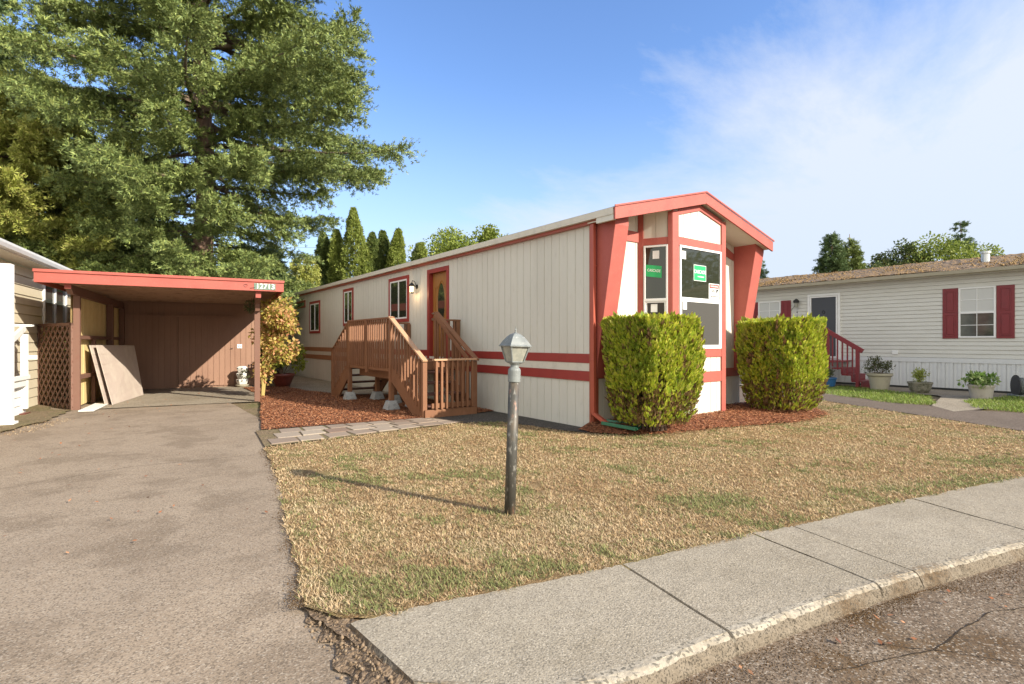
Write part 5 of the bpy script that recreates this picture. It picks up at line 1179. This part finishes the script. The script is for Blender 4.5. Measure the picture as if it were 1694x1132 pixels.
# ------------------------------------------------------------------ right neighbour house
rh = thing('white_mobile_home', 'off white vinyl sided mobile home with mossy roof across the right driveway', 'house', (13.3, 0, 0))
RW = PL((0, 0, 0), (0, 1, 0), (-1, 0, 0)); Y0, Y1 = -9.0, 13.0
mb = MB(); RW.lap(mb, Y0, Y1, .93, 3.30, .118, .014); mb.add([(0, Y1, 0), (4.6, Y1, 0), (4.6, Y1, 3.3), (2.3, Y1, 4.0), (0, Y1, 3.3)], [(4, 3, 2, 1, 0)]); mb.build('wall', M['vinyl'], rh)
mb = MB(); RW.box(mb, Y0, Y1, .80, .93, .0, .03); mb.build('base_trim', M['skirt'], rh)
mb = MB(); y = Y0
while y < Y1:
    RW.box(mb, y, y + .075, .06, .80, .0, .016); RW.box(mb, y + .075, y + .15, .06, .80, -.003, .004); RW.box(mb, y + .15, y + .165, .06, .80, .0, .016); y += .19
RW.box(mb, Y0, Y1, .06, .80, -.02, -.004); mb.build('skirting', M['skirt'], rh)
mb = MB(); RW.box(mb, Y0, Y1, 0.0, .06, -.02, .0); mb.build('footing', M['inkblack'], rh)
mb = MB(); mb.box(-.30, 0, Y0, Y1, 3.30, 3.32); mb.build('soffit', M['vinyl'], rh)
mb = MB(); mb.prism([(-.33, 3.30), (-.30, 3.30), (-.30, 3.43), (-.33, 3.44)], lambda u, v, k: (u, Y0 if k == 0 else Y1 + .2, v)); mb.prism([(-.40, 3.33), (-.331, 3.33), (-.331, 3.42), (-.42, 3.42)], lambda u, v, k: (u, Y0 if k == 0 else Y1 + .2, v)); mb.build('gutter', M['tanpot'], rh)
# roof with displaced mossy surface
ny, nx = 260, 26; V = []; F = []; rg = np.random.default_rng(3)
for j in range(ny + 1):
    for i in range(nx + 1):
        x = -.36 + i * (2.62 / nx); yy = Y0 + j * (Y1 + .3 - Y0) / ny
        V.append((x, yy, 3.44 + (x + .36) * (.60 / 2.62)))
V = np.array(V); V[:, 2] += rg.uniform(0, .028, len(V)) * (snoise(V[:, :2], 1.3, 5) > -.55) + .012 * snoise(V[:, :2], .8, 6)
for j in range(ny):
    for i in range(nx): a = j * (nx + 1) + i; F.append((a, a + 1, a + nx + 2, a + nx + 1))
raw('roof', V, F, M['mossroof'], rh)
n = 13000; mp_ = np.c_[rng.uniform(-.33, 2.2, n), rng.uniform(Y0 + .5, Y1, n)]; mp_ = mp_[snoise(mp_, 1.1, 33) + .8 * snoise(mp_, 4.5, 34) + rng.normal(0, .5, n) > -.1]
mp_ = mp_[~((mp_[:, 1] > -2.6) & (mp_[:, 1] < -1.9) & (mp_[:, 0] > .1) & (rng.random(len(mp_)) < .9))]
mo = clods('moss', np.c_[mp_, 3.455 + (mp_[:, 0] + .36) * (.60 / 2.62)], rng.random(len(mp_)) ** 2 * .034 + .008, M['moss'], None); mo.parent = rh; del mo['kind']; del mo['category']; mo['kind'] = 'stuff'
MB().add([(2.26, Y0, 4.04), (2.26, Y1 + .3, 4.04), (4.9, Y1 + .3, 3.42), (4.9, Y0, 3.42)], [(0, 1, 2, 3)]).build('rear_roof', M['mossroof'], rh)
mb = MB(); mb.tube([(1.05, -1.9, 3.6), (1.05, -1.9, 4.0)], .10, 14); mb.tube([(1.05, -1.9, 4.0), (1.05, -1.9, 4.06)], .13, 14); mb.build('roof_vent', M['galv'], rh)
def rwin(y0, y1, z0, z1, lab):
    w = MB(); frame(RW, w, y0, y1, z0, z1, .045, .0, .045); zm = (z0 + z1) / 2; RW.box(w, y0 + .045, y1 - .045, zm - .03, zm + .03, .0, .04)
    ym = (y0 + y1) / 2; RW.box(w, ym - .008, ym + .008, z0 + .045, z1 - .045, .02, .034)
    for z in ((z0 + zm) / 2, (z1 + zm) / 2): RW.box(w, y0 + .045, y1 - .045, z - .008, z + .008, .02, .033)
    w = w.build('window', M['white'], rh, bevel=.002, label=lab)
    g = MB(); RW.box(g, y0 + .045, y1 - .045, zm + .03, z1 - .045, .0, .022); g.build('upper_pane', M['curtain'], w)
    g = MB(); RW.box(g, y0 + .045, y1 - .045, z0 + .045, zm - .03, .0, .018); g.build('lower_pane', M['glass2'], w)
def shut(y0, y1, z0, z1):
    m_ = MB(); RW.box(m_, y0, y1, z0, z1, .0, .03); zm = (z0 + z1) / 2
    for (a, b) in ((z0 + .07, zm - .03), (zm + .03, z1 - .07)): frame(RW, m_, y0 + .06, y1 - .06, a, b, .025, .03, .042); RW.box(m_, y0 + .11, y1 - .11, a + .05, b - .05, .03, .044)
    m_.build('shutter', M['shutter'], rh, bevel=.004)
rwin(-2.34, -1.53, 1.52, 2.95, 'white window with pale blinds'); shut(-1.52, -1.16, 1.50, 2.95); shut(-2.72, -2.35, 1.50, 2.95)
rwin(3.56, 4.40, 1.50, 2.90, 'white window beyond the door'); shut(3.20, 3.55, 1.50, 2.90); shut(4.41, 4.76, 1.50, 2.90)
mb = MB(); frame(RW, mb, 1.58, 2.62, .82, 3.05, .07, .0, .05, 0); frame(RW, mb, 1.66, 2.54, .86, 2.97, .045, .0, .06); mb.build('door_trim', M['white'], rh, bevel=.003)
d_ = MB(); RW.box(d_, 1.71, 2.49, .92, 2.92, .0, .03); d_ = d_.build('door', M['greydoor'], rh, label='charcoal door in a white frame')
ring(RW, 2.1, 2.42, .03, .04, .02, .03, .045, 12).build('knocker', M['black'], d_)
mb = MB(); RW.box(mb, -.05, .10, 1.02, 1.14, .0, .03); mb.build('outlet_cover', M['white'], rh)
# maroon steps
ms = thing('maroon_steps', 'maroon painted wooden steps with railing below the charcoal door', 'steps', (13.3, 0, 0))
mb = MB(); mb.box(-1.5, -.03, 1.25, 2.7, .76, .80); mb.build('landing', M['shutter'], ms)
for k in range(4): z = .60 - .19 * k; y = 1.25 - .28 * k; MB().box(-1.5, -.45, y - .30, y, z - .04, z).build('tread', M['shutter'], ms, bevel=.004); MB().box(-1.5, -.45, y - .285, y - .265, z - .19, z - .04).build('riser', M['shutter'], ms)
for (y, z0, z1) in ((1.35, 0, 1.78), (.52, 0, 1.22)): MB().box(-1.54, -1.45, y - .045, y + .045, z0, z1).build('post', M['shutter'], ms, bevel=.004)
MB().box(-1.54, -1.45, 2.6, 2.69, 0, 1.8).build('post', M['shutter'], ms, bevel=.004)
MB().bar((-1.5, 1.45, 1.80), (-1.5, .38, 1.12), .06, .13).build('handrail', M['shutter'], ms, bevel=.004); MB().bar((-1.5, 2.7, 1.80), (-1.5, 1.35, 1.80), .06, .10).build('handrail', M['shutter'], ms, bevel=.004)
for i in range(5): y = 1.22 - i * .14; f = (1.35 - y) / .85; MB().box(-1.515, -1.48, y - .018, y + .018, .72 - .55 * f, 1.72 - .52 * f).build('baluster', M['shutter'], ms)
for i in range(7): y = 1.5 + i * .155; MB().box(-1.515, -1.48, y - .018, y + .018, .78, 1.78).build('baluster', M['shutter'], ms)
# right wall lantern with chime
rl = thing('wall_lantern', 'black curly wall lantern with wind chime beside the charcoal door', 'lamp', (13.3, 2.95, 0))
mb = MB(); mb.lathe([(.09, 2.78), (.10, 2.86), (.03, 2.92)], (-.16, 0, 0), 10); mb.tube([(0, 0, 2.75), (-.06, 0, 2.86), (-.16, 0, 2.92)], .012, 6); mb.tube([(-.02, 0, 2.85), (-.02, .3, 2.45)], .006, 5); mb.build('bracket', M['black'], rl)
MB().lathe([(.05, 2.62), (.07, 2.78)], (-.16, 0, 0), 10).build('glass', M['milkglass'], rl)
mb = MB(); mb.tube([(-.2, -.05, 2.78), (-.2, -.05, 2.1)], .003, 4)
for z in (2.45, 2.3, 2.15): mb.lathe([(.004, z - .03), (.022, z), (.004, z + .03)], (-.2, -.05, 0), 8)
mb.build('chime', M['black'], rl)

# ------------------------------------------------------------------ pots on the right
def potted(label, x, y, prof, mpot, leafm, n, leaf, clump, seed, lobes=20, name='potted_plant', rib=False, extra=None, spread=.5, sc_=.84):
    global rng
    rng = np.random.default_rng(seed); t = thing(name, label, 'potted plant', (x, y, 0), rng.uniform(0, 6)); t.scale = (sc_, sc_, min(1, sc_ * 1.12))
    MB().lathe(prof, n=28).build('pot', M[mpot], t, smooth=False, bevel=.004)
    rt = prof[-1][0]; zt = prof[-1][1]
    MB().lathe([(rt * .98, zt - .02), (.01, zt - .01)], n=18).build('soil', M['soil'], t)
    c = np.array([(rng.normal(0, clump[0] * .5), rng.normal(0, clump[0] * .5), zt + clump[1] * rng.uniform(.2, 1)) for _ in range(lobes)])
    idx = rng.integers(0, lobes, n); u = unit(rng.normal(size=(n, 3))) * (rng.random(n) ** .5)[:, None]
    npmesh('foliage', *rhomb(c[idx] + u * clump[2], unit(u + [0, 0, .25]), leaf * rng.uniform(.6, 1.3, n), leaf * spread * .5), M[leafm], t)
    mb = MB()
    for k in range(min(10, lobes)): mb.tube([(0, 0, zt - .02), tuple((c[k] + [0, 0, zt]) / 2), tuple(c[k])], [.01, .007, .003], 5, cap=False)
    mb.build('stem', M['twig'], t)
    if extra: extra(t, zt)
    return t
potted('blue glazed pot with small flowers at the foot of the maroon steps', 11.35, 1.15, [(.14, 0), (.15, .03), (.20, .06), (.245, .26), (.27, .30), (.27, .34), (.24, .34), (.23, .31)], 'bluepot', 'potleaf', 420, .06, (.2, .22, .09), 3)
potted('large tan resin pot with leafy dark rose bush by the white skirting', 11.6, -.12, [(.24, 0), (.26, .02), (.33, .42), (.38, .46), (.39, .53), (.35, .53), (.34, .49)], 'tanpot', 'potleaf', 1100, .06, (.34, .45, .13), 4)
potted('low mossy concrete bowl with lime leaved plant', 11.55, -1.1, [(.22, 0), (.30, .10), (.35, .28), (.37, .31), (.37, .35), (.33, .35), (.32, .32)], 'mosspot', 'limeleaf', 520, .07, (.18, .34, .11), 5, 12, sc_=.78)
potted('beige concrete pot with broad variegated green and white leaves', 11.0, -2.5, [(.26, 0), (.28, .02), (.33, .30), (.36, .38), (.36, .42), (.32, .42), (.31, .39)], 'beigepot', 'hosta', 620, .12, (.32, .24, .13), 6, 18, spread=.75, sc_=.74)
hr = thing('hose_reel', 'black garden hose reel with crank handle at the far right edge', 'hose reel', (12.35, -3.06, 0), R(30))
mb = MB(); mb.tube([(0, -.18, .28), (0, -.15, .28)], .28, 24); mb.tube([(0, .15, .28), (0, .18, .28)], .28, 24); mb.build('reel_drum', M['black_plastic'], hr)
mb = MB()
for k in range(7):
    for rr_ in (.17, .20): mb.tube([(rr_ * math.cos(a), -.12 + .04 * k, .28 + rr_ * math.sin(a)) for a in np.linspace(0, 6.28, 20)], .018, 6)
mb.build('hose', M['cast_grey'], hr)
mb = MB(); mb.tube([(0, -.18, .28), (0, -.26, .28), (-.18, -.26, .34), (-.18, -.36, .34)], .014, 6); mb.build('crank_handle', M['black'], hr)
mb = MB(); mb.box(-.30, .30, -.24, .24, 0, .06); mb.bar((-.2, -.2, .03), (0, -.2, .28), .03, .05); mb.bar((.2, -.2, .03), (0, -.2, .28), .03, .05); mb.build('base', M['cast_grey'], hr, bevel=.01)

# ------------------------------------------------------------------ trees
ENV = [(2, 3.2), (4, 4.1), (5.7, 4.6), (6.9, 5.6), (8.3, 6.2), (10, 7.3), (11.3, 6.9), (13, 6.5), (15, 6.0), (18, 4.2), (22, 1.2), (24, .2)]
conifer('spruce_tree', 'huge dark green spruce with thick reddish trunk rising behind the carport', -3.5, 16.9, 23.5, ENV, 250, 'spruce', seed=4, z0=2.6, shoot=.215, dens=1.1, droop=.22, tr=.42, zmax=19, lop=.28)
def PT(px, D): r = (px - 847) / 880; return (-6.163 + D * (r * .8004 + .5994), -6.073 + D * (.8004 - r * .5994))
def HT(py, D): return 1.4 + (566 - py) / 880 * D
x, y = PT(55, 20.5); conifer('conifer_tree', 'yellow green conifer left of the huge spruce, over the beige house roof', x, y, HT(120, 20.5), [(1, 4.8), (5, 4.4), (9, 2.8), (12, .4)], 150, 'spruce_y', seed=9, z0=1.0, shoot=.27, droop=.3, tr=.25)
x, y = PT(-75, 29); conifer('conifer_tree', 'tall drooping conifer at the top left corner of the view', x, y, 24.0, [(2, 4.0), (10, 4.6), (18, 4.4), (24, .5)], 120, 'spruce_d', seed=12, z0=4, shoot=.34, droop=.6, tr=.3, zmax=21)
x, y = PT(205, 27); conifer('conifer_tree', 'mid green conifer between the yellow green one and the huge spruce', x, y, HT(215, 27), [(0, 4.4), (6, 4.0), (12, .4)], 120, 'spruce_y', seed=14, z0=1.0, shoot=.30, droop=.25, tr=.25)
conifer('conifer_tree', 'bushy yellow green conifer between carport roof and the arborvitae row', *PT(500, 30), 6.4, [(0, 2.0), (3, 1.7), (6.4, .2)], 80, 'spruce_y', seed=15, z0=.6, shoot=.24, droop=.2, tr=.15)
conifer('conifer_tree', 'mid green conifer filling the space behind the huge spruce trunk', -7.2, 21.5, 8.5, [(0, 4.2), (4, 3.8), (8.5, .4)], 110, 'spruce', seed=17, z0=.8, shoot=.27, droop=.25, tr=.2)
conifer('conifer_tree', 'low green conifer directly behind the tool shed', -.6, 21.2, 6.2, [(0, 3.0), (3, 2.8), (6.2, .3)], 90, 'spruce_d', seed=19, z0=.4, shoot=.26, droop=.25, tr=.2)
AG = 'row of columnar arborvitae behind the house'
for (px, D, py, r, mm, sd_, lab) in ((538, 38, 388, .75, 'arbd', 31, 'dark columnar arborvitae at the left end of the row'), (560, 37.5, 384, .62, 'arb', 32, 'slim columnar arborvitae second from the left'), (588, 37, 348, .80, 'arb', 33, 'tallest bright columnar arborvitae of the row'),
                                   (613, 37.5, 388, .72, 'arbd', 34, 'dark columnar arborvitae right of the tallest one'), (632, 38, 385, .68, 'arbd', 36, 'columnar arborvitae fourth behind the tallest, with blunt top'), (657, 37, 382, .88, 'arb', 35, 'wide columnar arborvitae at the right end of the row')):
    x, y = PT(px, D); column('arborvitae', lab, x, y, HT(py, D), r, mm, sd_, 8000, AG, .26)
x, y = PT(688, 45); column('arborvitae', 'small pointed conifer above the roof, left of the pair', x, y, HT(407, 45), 1.0, 'arbd', 41, 3000, leaf=.35)
x, y = PT(699, 42); column('arborvitae', 'small pale pointed conifer next to the broad trees', x, y, HT(405, 42), .8, 'arb', 42, 3000, leaf=.3)
x, y = PT(752, 48); broadleaf('broadleaf_tree', 'round mid green tree behind the roof, left one', x, y, 4, HT(374, 48), 3.6, 3, 'broad', 20000, 51, .24, clumps=40)
x, y = PT(815, 48); broadleaf('broadleaf_tree', 'yellow green tree behind the roof, right one', x, y, 4, HT(368, 48), 2.4, 2.2, 'broad', 16000, 52, .22, clumps=34)
x, y = PT(785, 50); broadleaf('broadleaf_tree', 'lower dark tree joining the two crowns behind the roof', x, y, 4, HT(392, 50), 3.0, 2.2, 'broad_d', 14000, 53, .24, clumps=34)
# right side background
for (px, D, top, r0, mm, lab, sd_) in ((1377, 42, 384, 1.5, 'spruce_d', 'left half of the twin topped dark pine beyond the mossy roof', 61), (1404, 43, 386, 1.25, 'spruce', 'right half of the twin topped pine beyond the mossy roof', 62), (1588, 52, 364, 2.1, 'spruce_d', 'pointed blue green fir above the round trees', 63)):
    x, y = PT(px, D); H = HT(top, D); conifer('pine_tree', lab, x, y, H, [(0, r0 * 1.3), (H * .45, r0 * 1.15), (H * .75, r0 * .6), (H, .08)], 90, mm, seed=sd_, z0=2.5, shoot=.26, dens=1.2, droop=.1, tr=.2, wid=.24)
for (px, D, top, rx, mm, lab, sd_) in ((1432, 45, 441, 1.6, 'broad_d', 'small dark tree right of the twin pine', 71), (1478, 46, 423, 2.2, 'broad_d', 'dark shaggy tree left of the centre over the mossy roof', 72), (1508, 45, 412, 1.7, 'broad_d', 'dark upright tree in the middle over the mossy roof', 73),
                                      (1545, 44, 396, 2.5, 'broad', 'largest round bright green tree over the mossy roof', 74), (1615, 45, 404, 2.3, 'broad', 'rightmost bright green tree over the mossy roof', 75), (1455, 47, 436, 1.8, 'broad_d', 'low dark tree peeking over the mossy roof ridge', 76)):
    x, y = PT(px, D); broadleaf('broadleaf_tree', lab, x, y, 2, HT(top, D) + .7, rx * 1.15, rx, mm, 14000, sd_, .2, clumps=38)
x, y = PT(1254, 45); conifer('pine_tree', 'thin fir tip seen between the red buttress and the right roof', x, y, HT(425, 45), [(0, 1.6), (5, 1.0), (8.6, .08)], 60, 'spruce_d', seed=66, z0=2, shoot=.3, dens=.7, tr=.15)
# far tree belt closing the horizon
def belt(name, label, pts, n, m, seed, hk=1.0):
    global rng
    rng = np.random.default_rng(seed); P = []
    pts = np.array(pts, float); seg = rng.integers(0, len(pts) - 1, n); f = rng.random(n)
    base = pts[seg] * (1 - f[:, None]) + pts[seg + 1] * f[:, None]
    h = hk * 3.6 + 1.2 * np.sin(base[:, 0] * .21) + .9 * np.sin(base[:, 0] * .63 + 1) + .5 * np.sin(base[:, 1] * .9)
    P = np.c_[base[:, 0] + rng.normal(0, 1.5, n), base[:, 1] + rng.normal(0, 1.5, n), h * rng.random(n)]
    D = unit(rng.normal(size=(n, 3)) + [0, 0, .3]); return setp(npmesh(name, *rhomb(P, D, rng.uniform(.5, .95, n), .17), M[m]), label, 'woodland', kind='stuff')
belt('far_woodland', 'low dark belt of trees far behind all the houses', [(-60, 30), (-20, 48), (10, 55), (45, 55), (70, 30), (75, -10)], 42000, 'broad_d', 77)
# trees across the street (they show only as reflections in the windows)
belt('far_woodland', 'distant wood across the street, seen mirrored in the bay windows', [(85, -6), (62, -24), (48, -40), (36, -52)], 26000, 'broad_d', 79, 3.6)
# power lines
pw = thing('power_line', 'two thin grey power lines against the sky left of the arborvitae row', 'power line', (0, 0, 0))
for z in (11.6, 12.4):
    a = Vector((*PT(300, 60), z)); b = Vector((*PT(640, 62), z + .1)); MB().tube([a, a.lerp(b, .5) - Vector((0, 0, .25)), b], .022, 5).build('cable', M['cast_grey'], pw)
